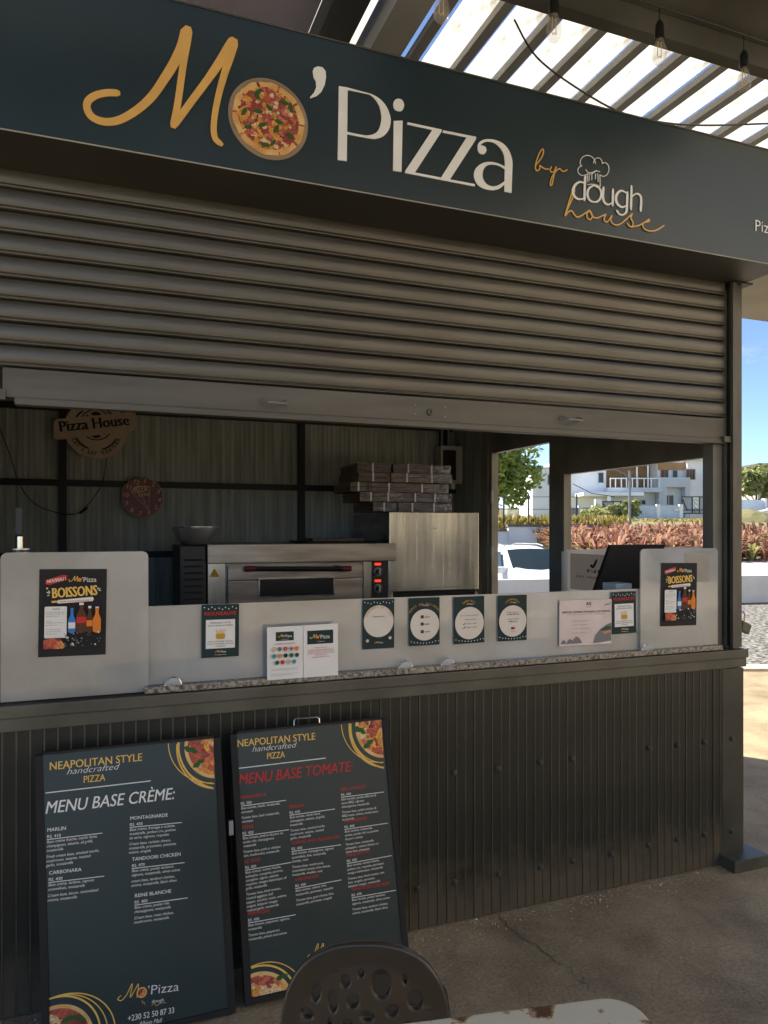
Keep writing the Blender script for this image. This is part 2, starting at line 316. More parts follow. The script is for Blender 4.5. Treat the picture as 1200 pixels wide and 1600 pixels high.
def inst(me, name, parent, loc=(0, 0, 0), rot=(0, 0, 0), scale=(1, 1, 1)):
    o = bpy.data.objects.new(name, me); COL.objects.link(o); o.parent = parent; o.location = loc; o.rotation_euler = rot; o.scale = scale; return o
def arc(cx, cy, rx, ry, a0, a1, n=24): return [(cx + rx*math.cos(R(a0+(a1-a0)*i/n)), cy + ry*math.sin(R(a0+(a1-a0)*i/n))) for i in range(n+1)]
def spline(pts, k=6, closed=False):
    out = []; n = len(pts)
    for i in range(n if closed else n-1):
        g = (lambda j: Vector(pts[j % n])) if closed else (lambda j: Vector(pts[min(max(j, 0), n-1)]))
        a, b, c, d = g(i-1), g(i), g(i+1), g(i+2)
        for q in range(k):
            t = q/k; out.append(tuple(.5*((2*b)+(c-a)*t+(2*a-5*b+4*c-d)*t*t+(3*b-a-3*c+d)*t**3)))
    if not closed: out.append(tuple(pts[-1]))
    return out
def resample(pts, n):
    P = [Vector(p) for p in pts]; L = [0]
    for i in range(1, len(P)): L.append(L[-1] + (P[i]-P[i-1]).length)
    out = []; j = 0
    for i in range(n):
        t = L[-1]*i/(n-1)
        while j < len(L)-2 and L[j+1] < t: j += 1
        f = (t-L[j])/max(1e-9, L[j+1]-L[j]); out.append(tuple(P[j].lerp(P[j+1], min(1, max(0, f)))))
    return out
# flat print: 2-D shapes laid on a sheet, z is the lift off the sheet
def ribbon(mb, pts, width, z, lift=0.0003, depth=0.0, smooth=5, caps=True):
    P = spline(pts, smooth) if smooth else list(pts); n = len(P); L = []; Rr = []
    if caps:
        h = (width if not isinstance(width, (list, tuple)) else width[0]) * .3
        a = (Vector(P[0])-Vector(P[1])).normalized(); P[0] = tuple(Vector(P[0]) + a*h)
        a = (Vector(P[-1])-Vector(P[-2])).normalized(); P[-1] = tuple(Vector(P[-1]) + a*h)
    for i in range(n):
        d = (Vector(P[min(i+1, n-1)]) - Vector(P[max(i-1, 0)])).normalized(); nn = Vector((-d.y, d.x))
        if isinstance(width, (list, tuple)):
            t = i/(n-1)*(len(width)-1); j = min(int(t), len(width)-2); wd = width[j] + (width[j+1]-width[j])*(t-j)
        else: wd = width
        if caps and (i == 0 or i == n-1): wd *= .55
        zz = z + lift*i/n
        L.append((*(Vector(P[i]) + nn*wd/2), zz)); Rr.append((*(Vector(P[i]) - nn*wd/2), zz))
    fs = [(i, i+1, n+i+1, n+i) for i in range(n-1)]
    fs = [q[::-1] for q in fs]
    if depth:
        low = [(p[0], p[1], p[2]-depth) for p in L+Rr]
        mb.add(L+Rr+low, fs + [(i, i+1, 2*n+i+1, 2*n+i) for i in range(n-1)] + [(n+i+1, n+i, 3*n+i, 3*n+i+1) for i in range(n-1)])
    else: mb.add(L+Rr, fs)
def band(mb, outer, inner, z, n=28, depth=0.0):
    a = resample(spline(outer), n); b = resample(spline(inner), n)
    vs = [(*p, z) for p in a] + [(*p, z) for p in b]; fs = [(i, i+1, n+i+1, n+i) for i in range(n-1)]
    if depth: vs += [(p[0], p[1], z-depth) for p in vs]; fs += [(i, i+1, 2*n+i+1, 2*n+i) for i in range(n-1)] + [(n+i, n+i+1, 3*n+i+1, 3*n+i) for i in range(n-1)]
    mb.add(vs, fs)
def poly(mb, pts, z, depth=0.0):
    n = len(pts); A = sum(pts[i][0]*pts[(i+1) % n][1]-pts[(i+1) % n][0]*pts[i][1] for i in range(n))
    if A < 0: pts = pts[::-1]
    vs = [(p[0], p[1], z) for p in pts]; fs = [tuple(range(n))]
    if depth: vs += [(p[0], p[1], z-depth) for p in pts]; fs += [(i, n+i, n+(i+1) % n, (i+1) % n) for i in range(n)]
    mb.add(vs, fs)
TXT = {}
def glyphs(s, shear=0, bold=0, space=1.0, res=2, line=1.0, align='LEFT'):
    key = (s, shear, bold, space, res, line, align)
    if key in TXT: return TXT[key]
    c = bpy.data.curves.new('t', 'FONT'); c.body = s; c.size = 1; c.shear = shear; c.offset = bold; c.space_character = space; c.space_line = line
    c.resolution_u = res; c.fill_mode = 'FRONT'; c.align_x = align
    o = bpy.data.objects.new('t', c); me = o.to_mesh()
    vs = [tuple(v.co) for v in me.vertices]; fs = [tuple(p.vertices) for p in me.polygons]
    o.to_mesh_clear(); bpy.data.objects.remove(o); bpy.data.curves.remove(c)
    TXT[key] = (vs, fs); return TXT[key]
def text(mb, s, x, y, size, z, rot=0.0, align='LEFT', width=None, xs=1.0, bold=0, **k):
    if bold > 0:        # heavier lettering: the same glyphs printed again a hair to the side
        for i, q in enumerate((-.9, .9)): text(mb, s, x+q*bold*size*math.cos(rot), y+q*bold*size*math.sin(rot), size, z+.00007*(i+1), rot, align, width, xs, **k)
    vs, fs = glyphs(s, align=align, bold=min(bold, 0), **k)
    if not vs: return
    x0 = min(v[0] for v in vs); x1 = max(v[0] for v in vs)
    sx = size*xs if width is None else width/(x1-x0)
    off = 0 if width is None else (x0 if align == 'LEFT' else 0)
    c_, s_ = math.cos(rot), math.sin(rot)
    mb.add([(x + (v[0]-off)*sx*c_ - v[1]*size*s_, y + (v[0]-off)*sx*s_ + v[1]*size*c_, z) for v in vs], fs)
def fit(mb, s, p0, p1, size, z, **k):
    d = Vector(p1)-Vector(p0); text(mb, s, p0[0], p0[1], size, z, rot=math.atan2(d.y, d.x), width=d.length, **k)
def disc(cx, cy, r, n=28, ry=None): return [(cx+r*math.cos(2*math.pi*i/n), cy+(ry or r)*math.sin(2*math.pi*i/n)) for i in range(n)]
def rect(x0, y0, x1, y1): return [(x0, y0), (x1, y0), (x1, y1), (x0, y1)]
def rrect(x0, y0, x1, y1, r, n=5):
    o = []
    for cx, cy, a in ((x1-r, y0+r, -90), (x1-r, y1-r, 0), (x0+r, y1-r, 90), (x0+r, y0+r, 180)): o += arc(cx, cy, r, r, a, a+90, n)
    return o
# street frame: across / away from the viewer's line of sight (the road beyond runs square to it)
sY, cY = math.sin(R(YAW)), math.cos(R(YAW))
def W(l, d, z=0.0): return (l*cY + d*sY, CAM.y - l*sY + d*cY, z)
STREET = -R(YAW)

# ================================================================== SETTING
def sheet(name, pts, m, kind='structure'):
    mb = MB(); mb.add(pts, [tuple(range(len(pts)))]); return tag(mb.build(name, m, fix=False), kind=kind)
def wall_d(l): return 13.74 + .239*l
g = sheet('ground', [W(-400, -400), W(400, -400), W(400, wall_d(400)), W(-60, wall_d(-60)), W(-400, wall_d(-60))], 'concrete_floor')
sheet('gravel_road', [W(-20, 8.25, .004), W(40, 8.25, .004), W(40, wall_d(40), .004), W(-20, wall_d(-20), .004)], 'gravel')
k = MB(); k.add([W(-40, 8.0, .0), W(40, 8.0, .0), W(40, 8.25, 0), W(-40, 8.25, 0), W(-40, 8.0, .03), W(40, 8.0, .03), W(40, 8.25, .03), W(-40, 8.25, .03)], [(4,5,6,7),(0,1,5,4),(1,2,6,5),(2,3,7,6),(3,0,4,7)])
tag(k.build('kerb', 'kerb_stone'), kind='structure')
cr_ = MB(); pts = [(1.4731,-0.0083),(1.4867,-0.0754),(1.4762,-0.1787),(1.5136,-0.2531),(1.5008,-0.3317),(1.5277,-0.3883),(1.5419,-0.4778),(1.5333,-0.5464),(1.5355,-0.6014)]
pts = [(x + random.uniform(-.012, .012), y + random.uniform(-.012, .012)) for x, y in resample(pts, 34)]
ribbon(cr_, pts, [.002, .005, .003, .006, .002, .004, .001], .003, smooth=0, caps=False); cr_.build('crack', 'coping_dark', g)
sheet('parking_lot', [W(-70, wall_d(-70)+.1, -.55), W(7, wall_d(7)+.1, -.55), W(7, 26.3, -.55), W(-70, 26.3, -.55)], 'asphalt')
gr_ = MB(); rg = random.Random(5)
for _ in range(900):        # grit and crumbs on the floor, thickest along the kiosk foot
    if rg.random() < .6: gx, gy = rg.uniform(-.4, 2.85), -.016-abs(rg.gauss(0, .05))
    else: gx, gy = rg.uniform(-.4, 4.5), rg.uniform(-1.9, -.05)
    q = rg.uniform(.0015, .0045)*(1.5 if rg.random() < .08 else 1); a = rg.uniform(0, 6.28); pts_ = [(gx+q*rg.uniform(.7, 1.4)*math.cos(a+t), gy+q*rg.uniform(.7, 1.4)*math.sin(a+t)) for t in (0, 1.57, 3.14, 4.71)]
    gr_.add([(u, v, .0005) for u, v in pts_]+[(gx, gy, q*rg.uniform(.6, 1.2))], [(0,1,4),(1,2,4),(2,3,4),(3,0,4)])
tag(gr_.build('floor_grit', 'kerb_stone'), 'loose grit scattered on the floor along the kiosk foot', kind='stuff')
# raised planting bank on the right, then the hillside
sheet('planted_bank', [W(5.3, wall_d(5.3)+.12, .56), W(60, wall_d(60)+.12, .56), W(60, 30, .74), W(5.3, 29, .74)], 'white_render')
hb = MB(); ls = [-200, -60, -30, -12, -4, 0, 4, 8, 12, 18, 25, 40, 80, 200]; ds = [26.2, 28, 32, 40, 50, 60, 70, 80, 95, 130, 200, 420]
def hill_z(l, d): return 1.62 + min(1.15, (d-26.2)/54*1.15) + max(0, d-95)*.018 + .06*math.sin(l*.7+d*.3)
for d in ds:
    for l_ in ls: hb.v.append(W(l_, d, hill_z(l_, d) if not (l_ > 5 and d < 31) else .70 + (d-26)*.02))
for i in range(len(ds)-1):
    for j in range(len(ls)-1): a = i*len(ls)+j; hb.f.append((a, a+1, a+len(ls)+1, a+len(ls)))
tag(hb.build('hillside', 'dry_grass_soil'), kind='structure')

# ================================================================== KIOSK
XL, XR, YB = -1.25, 2.80, 2.93
kiosk = thing('food_kiosk', 'dark olive steel food kiosk with ribbed front and open serving hatch', 'kiosk', ((XL+XR)/2, 0, 0))
def kb(name, m, *b, bevel=0, parent=None): return MB().box(*b).build(name, m, parent or kiosk, bevel=bevel)
kb('floor_slab', 'asphalt', XL, XR-.01, .06, YB, 0, .03)
# front lower cladding: one strip after another
cl = MB(); wS, gS = .0392, .0008
sec = [(0, 0), (0, -.0095), (.0012, -.0122), (.0042, -.0122), (.0056, -.0100), (wS, -.0095), (wS, 0)]
cl.add([(a, b, 0) for a, b in sec] + [(a, b, .905) for a, b in sec], [(i, i+1, 8+i, 7+i) for i in range(6)])
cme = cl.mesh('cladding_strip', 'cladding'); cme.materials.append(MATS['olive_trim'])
for q in (1, 2, 3): cme.polygons[q].material_index = 1  # lighter trim colour paints a gloss highlight along each rib
ko = kiosk.location.x; x = -.42; i = 0
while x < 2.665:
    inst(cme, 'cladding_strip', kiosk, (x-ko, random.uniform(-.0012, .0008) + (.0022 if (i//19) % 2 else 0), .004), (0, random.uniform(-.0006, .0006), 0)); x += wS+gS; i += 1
kb('backing_board', 'matte_black', XL, 2.68, .004, .05, 0, .93)
kb('cladding_board', 'cladding', XL, -.425, -.012, .003, 0, .905)
bo = MB(); bo.lathe([(.013, 0), (.013, -.004), (.010, -.006), (.0085, -.011), (.0, -.013)], n=8, axis='y'); bme = bo.mesh('bolt', 'olive_paint')
for p in [(1.2918,0.5937),(1.4899,0.5854),(1.6888,0.5884),(1.8461,0.5865),(2.2523,0.5858),(2.4097,0.5831),(2.5653,0.5812),(2.7263,0.5822),(1.1352,0.1634),(1.2946,0.1604),(1.4928,0.1594),(1.6888,0.1552),(1.8493,0.1554),(2.0461,0.1535),(2.2488,0.1578),(2.4097,0.1585),(2.5653,0.1581),(2.7263,0.1517)]:
    inst(bme, 'bolt', kiosk, (p[0]-ko, -.011, p[1]))
kb('corner_panel', 'olive_paint', 2.672, XR, -.012, .05, .0, .905)
kb('base_plate', 'olive_trim', 2.655, 2.862, -.10, .055, .0, .055, bevel=.004)
kb('lower_rail', 'olive_trim', XL, XR+.004, -.026, .05, .912, .954, bevel=.003)
kb('upper_rail', 'olive_trim', XL, XR+.002, -.040, .05, .957, .996, bevel=.004)
kb('corner_post', 'olive_trim', 2.752, XR, -.004, .075, .999, 2.70, bevel=.004)
kb('jamb', 'frame_paint', 2.664, 2.748, .035, .10, .999, 2.68, bevel=.003)
kb('jamb_bead', 'olive_trim', 2.716, 2.732, .018, .033, .999, 1.955)
kb('jamb', 'olive_paint', -.46, -.368, -.004, .09, .999, 2.70, bevel=.003)
kb('front_panel', 'olive_paint', XL, -.465, 0, .05, .999, 2.70)
kb('shutter_housing', 'fascia_grey', XL, XR, .16, .42, 2.30, 2.695)
# back wall, corrugated, with black box-section rails
bw = MB(); xs = []; x = XL
while x < XR: xs += [(x, 0), (x+.018, 0), (x+.021, .0032), (x+.033, .0032)]; x += .036
n0 = len(xs); bw.add([(a, 2.93-.0+.0-b, 0) for a, b in xs] + [(a, 2.93-b, 2.68) for a, b in xs], [(i, i+1, n0+i+1, n0+i) for i in range(n0-1)])
tag(bw.build('corrugated_panel', 'wall_panel', kiosk), kind='stuff')
kb('back_sheet', 'black_steel', XL, XR, 2.936, 2.96, 0, 2.68)
for z in (1.375, 1.875, 2.395): kb('rail', 'black_steel', XL, XR, 2.885, 2.922, z-.022, z+.022)
for x in (-.259, 1.43, 2.64): kb('upright', 'black_steel', x-.024, x+.024, 2.875, 2.921, .03, 2.68)
kb('left_wall', 'wall_panel', XL-.04, XL, 0, 2.96, 0, 2.70)
kb('kiosk_roof', 'inner_roof', XL-.04, XR, .0, 3.0, 2.712, 2.75)
# right-hand wall: post, window bay with header, post, doorway, end panel
kb('window_header', 'frame_paint', 2.752, XR-.004, .078, 1.33, 1.905, 2.70)
kb('mullion', 'frame_paint', 2.75, XR-.002, 1.332, 1.51, .03, 2.70, bevel=.004)
kb('mullion_bead', 'frame_paint', 2.72, 2.748, 1.30, 1.345, .96, 1.905)
kb('door_header', 'frame_paint', 2.752, XR-.004, 1.512, 2.262, 2.13, 2.70)
kb('door_jamb', 'frame_paint', 2.745, XR-.001, 2.262, 2.30, .03, 2.70)
kb('door_jamb', 'frame_paint', 2.73, XR-.001, 2.302, 2.39, .03, 2.70)
kb('end_panel', 'wall_panel', 2.76, XR-.004, 2.392, 2.93, .03, 2.70)
kb('dado_panel', 'olive_paint', 2.76, XR-.004, .078, 1.33, .03, .985)
for z in (1.37, 1.80): 
    h = MB(); h.tube([(2.742, 2.258, z-.05), (2.742, 2.258, z+.05)], .012); h.build('hinge', 'galvanised', kiosk)
# serving ledge
ct = thing('countertop', 'speckled brown granite countertop edge along the serving hatch', 'countertop', (1.38, .2, .999))
c = MB().box(.13, 2.66, -.028, .46, .999, 1.020); c.build('slab', 'granite', ct, bevel=.003)
# frosted guards
def guard(x0, x1, z0, z1, y, label, r=.02, rl=True, rr=True):
    p = [(x0, z0), (x1, z0)]
    p += arc(x1-r, z1-r, r, r, 0, 90, 6) if rr else [(x1, z1)]
    p += arc(x0+r, z1-r, r, r, 90, 180, 6) if rl else [(x0, z1)]
    o = MB().prism(p, y, y-.006).build('sneeze_guard', 'frosted_acrylic', fix=True, bevel=.001)
    return tag(o, label, 'sneeze guard', 'frosted guard sheets')
GL = guard(-.303, .143, 1.003, 1.478, .0, 'tall frosted guard sheet behind the large drinks poster at the dim end')
GM = guard(.110, 2.215, 1.0215, 1.290, .014, 'long low frosted guard sheet along the middle of the serving counter', rl=False, rr=False)
GR = guard(2.208, 2.650, 1.0215, 1.466, .0, 'tall frosted guard sheet beside the corner post with second drinks poster')
sg = MB().prism([(.16, 1.0), (1.30, 1.0), (1.30, 1.39), (1.27, 1.425), (.16, 1.47)], 2.715, 2.718, 'x').build('side_guard', 'thin_acrylic', fix=True)
tag(sg, 'white frosted side guard standing in the side window behind the dark screen', 'sneeze guard')
for u, v in [(0.2230,1.0220),(1.0822,1.0182),(1.2595,1.0162),(2.2328,1.0048)]:
    cp = thing('guard_clip', 'small half-round clear clip holding the frosted guard on granite', 'clip', (u, -.02, 1.021), group='guard clips')
    cp['label'] = {0: 'half-round clear clip at the start of the granite edge', 1: 'half-round clear clip nearest below the first round-panel notice', 2: 'half-round clear clip below the second round-panel notice', 3: 'half-round clear clip under the tall guard by the corner post'}[int(sum(1 for o in bpy.data.objects if o.name.startswith('guard_clip')))-1]
    q = MB(); q.prism([(u+a, 1.021+b) for a, b in arc(0, 0, .026, .026, 0, 180, 12)], -.012, -.026); q.build('body', 'clear_acrylic', cp, fix=True, bevel=.002)
    q = MB(); q.tube([(u+a*1.0, -.019, 1.021+b) for a, b in arc(0, 0, .027, .027, 0, 180, 12)], .0022, 6); q.build('rim', 'chrome', cp)

# ================================================================== ROLLER SHUTTER
sh = thing('roller_shutter', 'half raised olive grey roller shutter with horizontal slats', 'shutter', (1.22, .03, 1.95))
pr = [(.040, .0), (.034, .0012), (.0165, .0022), (.0125, .0045), (.0115, .0075), (.0130, .0105), (.0190, .0125), (.0192, .0140), (.0160, .0158), (.0138, .022), (.0122, .032), (.0116, .044), (.0126, .055), (.0150, .0625), (.0168, .0662), (.022, .0682), (.036, .0698), (.040, .0715)]
sm = MB(); x0, x1 = -.36, 2.715; n = len(pr)
NX = 12
for i in range(NX+1):
    for y, z in pr: sm.v.append((x0+(x1-x0)*i/NX - 1.22, y-.03, z))
for i in range(NX):
    for j in range(n-1): a = i*n+j; sm.f.append((a, a+n, a+n+1, a+1))
sme = sm.mesh('slat', 'shutter_steel')
for p in sme.polygons: p.use_smooth = True
try: sme.set_sharp_from_angle(angle=R(40))
except Exception: pass
for i in range(10): inst(sme, 'slat', sh, (0, random.uniform(-.001, .001), 2.074+i*.0715-1.95), (0, random.uniform(-.0006, .0006), 0))
x0 = -.30
bb = MB().box(x0, x1, .012, .045, 1.975, 2.070).build('bottom_bar', 'bar_steel', sh, bevel=.004)
MB().box(x0+.035, x1, .004, .05, 1.952, 1.9745).build('bottom_lip', 'bar_steel', bb, bevel=.004)
MB().box(x0-.012, x0+.01, .002, .03, 1.965, 2.0).build('end_stop', 'olive_trim', bb, bevel=.003)
MB().box(x1-.03, x1+.035, -.012, .02, 1.957, 1.985).build('end_stop', 'olive_trim', bb, bevel=.003)
def handle(pts):
    (xa, za), (xb, zb) = pts
    h = MB(); h.tube([(xa, .012, za), (xa+.004, -.012, za-.003), (xa+.012, -.03, za-.010), (xb-.012, -.03, za-.012), (xb-.004, -.012, za-.004), (xb, .012, za)], .0045, 8)
    h.build('handle', 'galvanised', bb, smooth=True)
    for xx in (xa, xb): k = MB(); k.lathe([(.011, 0), (.011, -.004), (.004, -.006)], (xx, .012, za), 10, 'y'); k.build('handle_boss', 'shutter_steel', bb)
handle([(0.5365,2.0149),(0.6205,2.0156)]); handle([(1.8049,2.0234),(1.8950,2.0230)])
for p in [(1.1986,2.0123)]:
    k = MB(); k.lathe([(.014, 0), (.014, -.006), (.011, -.008), (.0, -.008)], (p[0], .012, p[1]), 14, 'y'); k.build('lock', 'olive_trim', bb)
    k = MB(); k.box(p[0]-.0025, p[0]+.0025, .0025, .0035, p[1]-.007, p[1]+.007); k.build('keyhole', 'matte_black', bb)
for p in [(1.1332,2.0357),(1.1332,2.0010),(1.2623,2.0336),(1.2623,1.9983)]:
    k = MB(); k.lathe([(.004, 0), (.004, -.003), (.0, -.004)], (p[0], .012, p[1]), 8, 'y'); k.build('screw', 'galvanised', bb)
MB().box(2.726, 2.750, -.022, -.006, 1.0, 2.70).build('guide_rail', 'olive_trim', sh)

# ================================================================== SIGNBOARD
SG = thing('signboard', 'long dark green shop signboard with gold and white pizza lettering', 'signboard', (1.2, -.236, 2.706), (R(90), 0, 0))
def sgb(name, m, *b, parent=None): return MB().box(*b).build(name, m, parent or SG)
pn = sgb('panel', 'sign_green', -2.2, 4.6, -.236, -.20, 2.709, 3.20)
sgb('edge_trim', 'roof_light', -2.2, 4.6, -.2385, -.2345, 2.7055, 2.7085)
sgb('edge_trim', 'olive_trim', -2.2, 4.6, -.239, -.19, 3.2005, 3.206)
sgb('soffit', 'fascia_grey', -2.2, 2.805, -.234, .03, 2.7050, 2.7083)
sgb('soffit_end', 'black_steel', 2.74, 2.84, -.03, .06, 2.698, 2.7045)
sgb('top_cover', 'roof_steel', -2.2, 4.6, -.199, .0, 3.15, 3.19)
def lift(pts, ox=1.2, oz=2.706): return [(p[0]-ox, p[1]-oz) for p in pts]
def strokes(name, m, specs, parent, depth=.003, z0=.0045, lf=.0008, ox=1.2, oz=2.706):
    mb = MB(); z = z0
    for pts, wd in specs: ribbon(mb, lift(pts, ox, oz), wd, z, lf, depth); z += .0003
    return mb.build(name, m, parent, local=True)
pxm = .00262
strokes('letter', 'letter_gold', [
  ([(0.0424,2.8767),(0.0118,2.8707),(-0.0195,2.8566),(-0.0410,2.8356),(-0.0450,2.8135),(-0.0337,2.7915),(-0.0110,2.7821),(0.0176,2.7836),(0.0493,2.7973),(0.0843,2.8243),(0.1168,2.8571),(0.1466,2.8959),(0.1779,2.9505),(0.2058,3.0035),(0.2303,3.0612),(0.2439,3.1166)], [.021,.021,.021,.022,.023,.023,.024,.026,.030,.034]),
  ([(0.2482,3.1215),(0.2439,3.0771),(0.2365,3.0245),(0.2279,2.9591),(0.2193,2.8938),(0.2119,2.8479),(0.2052,2.8098)], [.030,.026,.022,.021,.021,.021,.023]),
  ([(0.2046,2.8103),(0.2315,2.8519),(0.2687,2.9119),(0.3062,2.9713),(0.3442,3.0353),(0.3730,3.0886),(0.3910,3.1202)], [.023,.022,.022,.023,.027,.030,.030]),
  ([(0.3930,3.1181),(0.3775,3.0604),(0.3621,3.0082),(0.3442,2.9383),(0.3328,2.8791),(0.3277,2.8265),(0.3328,2.7939),(0.3487,2.7808)], [.030,.026,.022,.020,.019,.019,.019,.018])], SG)
mb = MB()
poly(mb, lift([(0.6530,3.0813),(0.6575,3.0930),(0.6704,3.1009),(0.6866,3.1015),(0.6977,3.0914),(0.6990,3.0698),(0.6944,3.0436),(0.6834,3.0193),(0.6672,3.0014),(0.6446,2.9885),(0.6440,2.9927),(0.6575,3.0106),(0.6652,3.0310),(0.6639,3.0495),(0.6562,3.0602)]), .004, .003); mb.build('apostrophe', 'letter_white', SG, local=True)
mb = MB(); poly(mb, lift([(0.7443,3.0514),(0.7756,3.0519),(0.7722,2.8024),(0.7404,2.8010)]), .004, .003)
band(mb, lift([(0.7656,3.0529),(0.8328,3.0502),(0.8635,3.0485),(0.8944,3.0377),(0.9187,3.0149),(0.9312,2.9851),(0.9326,2.9659),(0.9256,2.9385),(0.9082,2.9157),(0.8875,2.9026),(0.8600,2.8954),(0.7689,2.8937)]), lift([(0.7656,3.0440),(0.8464,3.0461),(0.8635,3.0420),(0.8785,3.0311),(0.8909,3.0124),(0.8978,2.9848),(0.8965,2.9586),(0.8875,2.9310),(0.8717,2.9144),(0.8464,2.9037),(0.8159,2.9016),(0.7689,2.9020)]), .0044, 40, .003)
mb.build('letter', 'letter_white', SG, local=True)
mb = MB(); poly(mb, lift([(0.9445,2.9735),(0.9776,2.9814),(0.9733,2.8016),(0.9417,2.7999)]), .004, .003)
poly(mb, lift(spline([(0.9620,3.0546),(0.9769,3.0519),(0.9832,3.0362),(0.9769,3.0179),(0.9634,3.0112),(0.9480,3.0145),(0.9424,3.0303),(0.9480,3.0464)], 4, True)), .004, .003); mb.build('letter', 'letter_white', SG, local=True)
mb = MB(); poly(mb, lift([(0.9967,2.9794),(1.1292,2.9799),(1.1277,2.9716),(0.9953,2.9712)]), .004, .003); poly(mb, lift([(1.0918,2.9712),(1.1277,2.9716),(1.0245,2.8080),(0.9882,2.8082)]), .0043, .003); poly(mb, lift([(0.9882,2.8082),(1.1263,2.8079),(1.1248,2.7996),(0.9868,2.8001)]), .004, .003)
mb.build('letter', 'letter_white', SG, local=True)
mb = MB(); poly(mb, lift([(1.1344,2.9783),(1.2675,2.9807),(1.2660,2.9715),(1.1329,2.9700)]), .004, .003); poly(mb, lift([(1.2287,2.9718),(1.2668,2.9723),(1.1611,2.8065),(1.1255,2.8071)]), .0043, .003); poly(mb, lift([(1.1255,2.8071),(1.2622,2.8077),(1.2606,2.7992),(1.1241,2.7995)]), .004, .003)
mb.build('letter', 'letter_white', SG, local=True)
mb = MB(); poly(mb, lift([(1.3874,2.9050),(1.4192,2.9073),(1.4152,2.8011),(1.3850,2.8009)]), .004, .003)
poly(mb, lift(spline([(1.2929,2.9535),(1.3053,2.9503),(1.3091,2.9388),(1.3022,2.9258),(1.2898,2.9215),(1.2775,2.9261),(1.2737,2.9390),(1.2806,2.9498)], 4, True)), .0046, .003)
band(mb, lift([(1.2737,2.9376),(1.2752,2.9556),(1.2867,2.9694),(1.3076,2.9795),(1.3426,2.9842),(1.3779,2.9778),(1.4041,2.9565),(1.4176,2.9243),(1.4192,2.8968)]), lift([(1.2821,2.9405),(1.2852,2.9527),(1.2960,2.9643),(1.3153,2.9728),(1.3426,2.9725),(1.3661,2.9597),(1.3819,2.9385),(1.3866,2.9118),(1.3874,2.8912)]), .0043, 30, .003)
band(mb, lift([(1.3890,2.8928),(1.3583,2.8997),(1.3309,2.9003),(1.2998,2.8926),(1.2729,2.8741),(1.2591,2.8513),(1.2599,2.8276),(1.2744,2.8063),(1.2998,2.7970),(1.3348,2.7974),(1.3622,2.8074),(1.3866,2.8281)]), lift([(1.3890,2.8825),(1.3622,2.8915),(1.3348,2.8914),(1.3130,2.8847),(1.2983,2.8684),(1.2929,2.8484),(1.2960,2.8305),(1.3099,2.8158),(1.3309,2.8111),(1.3504,2.8158),(1.3700,2.8274),(1.3866,2.8413)]), .0049, 40, .003)
mb.build('letter', 'letter_white', SG, local=True)
g3 = .0042
strokes('script_lettering', 'letter_gold', [([(1.5174,2.9170),(1.5224,2.9372),(1.5331,2.9647),(1.5444,2.9847),(1.5523,2.9886),(1.5540,2.9792),(1.5473,2.9596),(1.5331,2.9391),(1.5213,2.9249),(1.5179,2.9137),(1.5219,2.9038),(1.5298,2.9042),(1.5382,2.9144),(1.5365,2.9238),(1.5461,2.9207),(1.5597,2.9158),(1.5779,2.9186)], g3),
  ([(1.5888,2.9292),(1.5836,2.9157),(1.5899,2.9085),(1.6014,2.9149),(1.6100,2.9335),(1.6031,2.9104),(1.5951,2.8773),(1.5899,2.8589),(1.5831,2.8616),(1.5899,2.8886),(1.6054,2.9108),(1.6192,2.9254),(1.6296,2.9268),(1.6365,2.9206),(1.6475,2.9226),(1.6598,2.9301)], g3)], SG)
strokes('script_lettering', 'letter_gold', [([(1.6493,2.7527),(1.6609,2.7854),(1.6749,2.8270),(1.6866,2.8575),(1.6937,2.8597),(1.6890,2.8367),(1.6738,2.8047),(1.6592,2.7753),(1.6510,2.7530),(1.6650,2.7689),(1.6808,2.7758),(1.6931,2.7624),(1.7060,2.7555),(1.7267,2.7657),(1.7445,2.7783),(1.7612,2.7899)], g3+.001),
  ([(1.7624,2.7901),(1.7505,2.7763),(1.7529,2.7588),(1.7672,2.7565),(1.7762,2.7703),(1.7684,2.7851),(1.7624,2.7901),(1.7792,2.7678),(1.7985,2.7668),(1.8227,2.7785),(1.8397,2.7872)], g3+.001), ([(1.8397,2.7872),(1.8312,2.7708),(1.8348,2.7593),(1.8470,2.7596),(1.8617,2.7785),(1.8679,2.7865),(1.8617,2.7694),(1.8715,2.7558),(1.8900,2.7525),(1.9117,2.7618),(1.9366,2.7829),(1.9673,2.8095)], g3+.001),
  ([(1.9673,2.8095),(1.9598,2.7920),(1.9698,2.7757),(1.9673,2.7595),(1.9535,2.7569),(1.9422,2.7674)], g3+.001), ([(1.9585,2.7546),(1.9964,2.7664),(2.0282,2.7845),(2.0487,2.7990),(2.0487,2.7907),(2.0250,2.7820),(2.0180,2.7717),(2.0282,2.7562),(2.0570,2.7528),(2.0861,2.7612),(2.1095,2.7750),(2.1252,2.7857)], g3+.001)], SG)
T2, T1 = .0098, .0060
strokes('letter', 'letter_white', [([(1.7434,2.9191),(1.7410,2.8899),(1.7386,2.8260)], T2), ([(1.7398,2.8922),(1.7179,2.8934),(1.6960,2.8774),(1.6861,2.8535),(1.6925,2.8348),(1.7119,2.8257),(1.7386,2.8325)], [.005,.007,.0098,.011,.0098,.007,.005])], SG)
strokes('letter', 'letter_white', [([(1.7834,2.8912),(1.7624,2.8777),(1.7529,2.8547),(1.7612,2.8327),(1.7834,2.8263),(1.8057,2.8359),(1.8178,2.8589),(1.8106,2.8828),(1.7834,2.8912)], [.005,.008,.010,.008,.005,.008,.010,.008,.005])], SG)
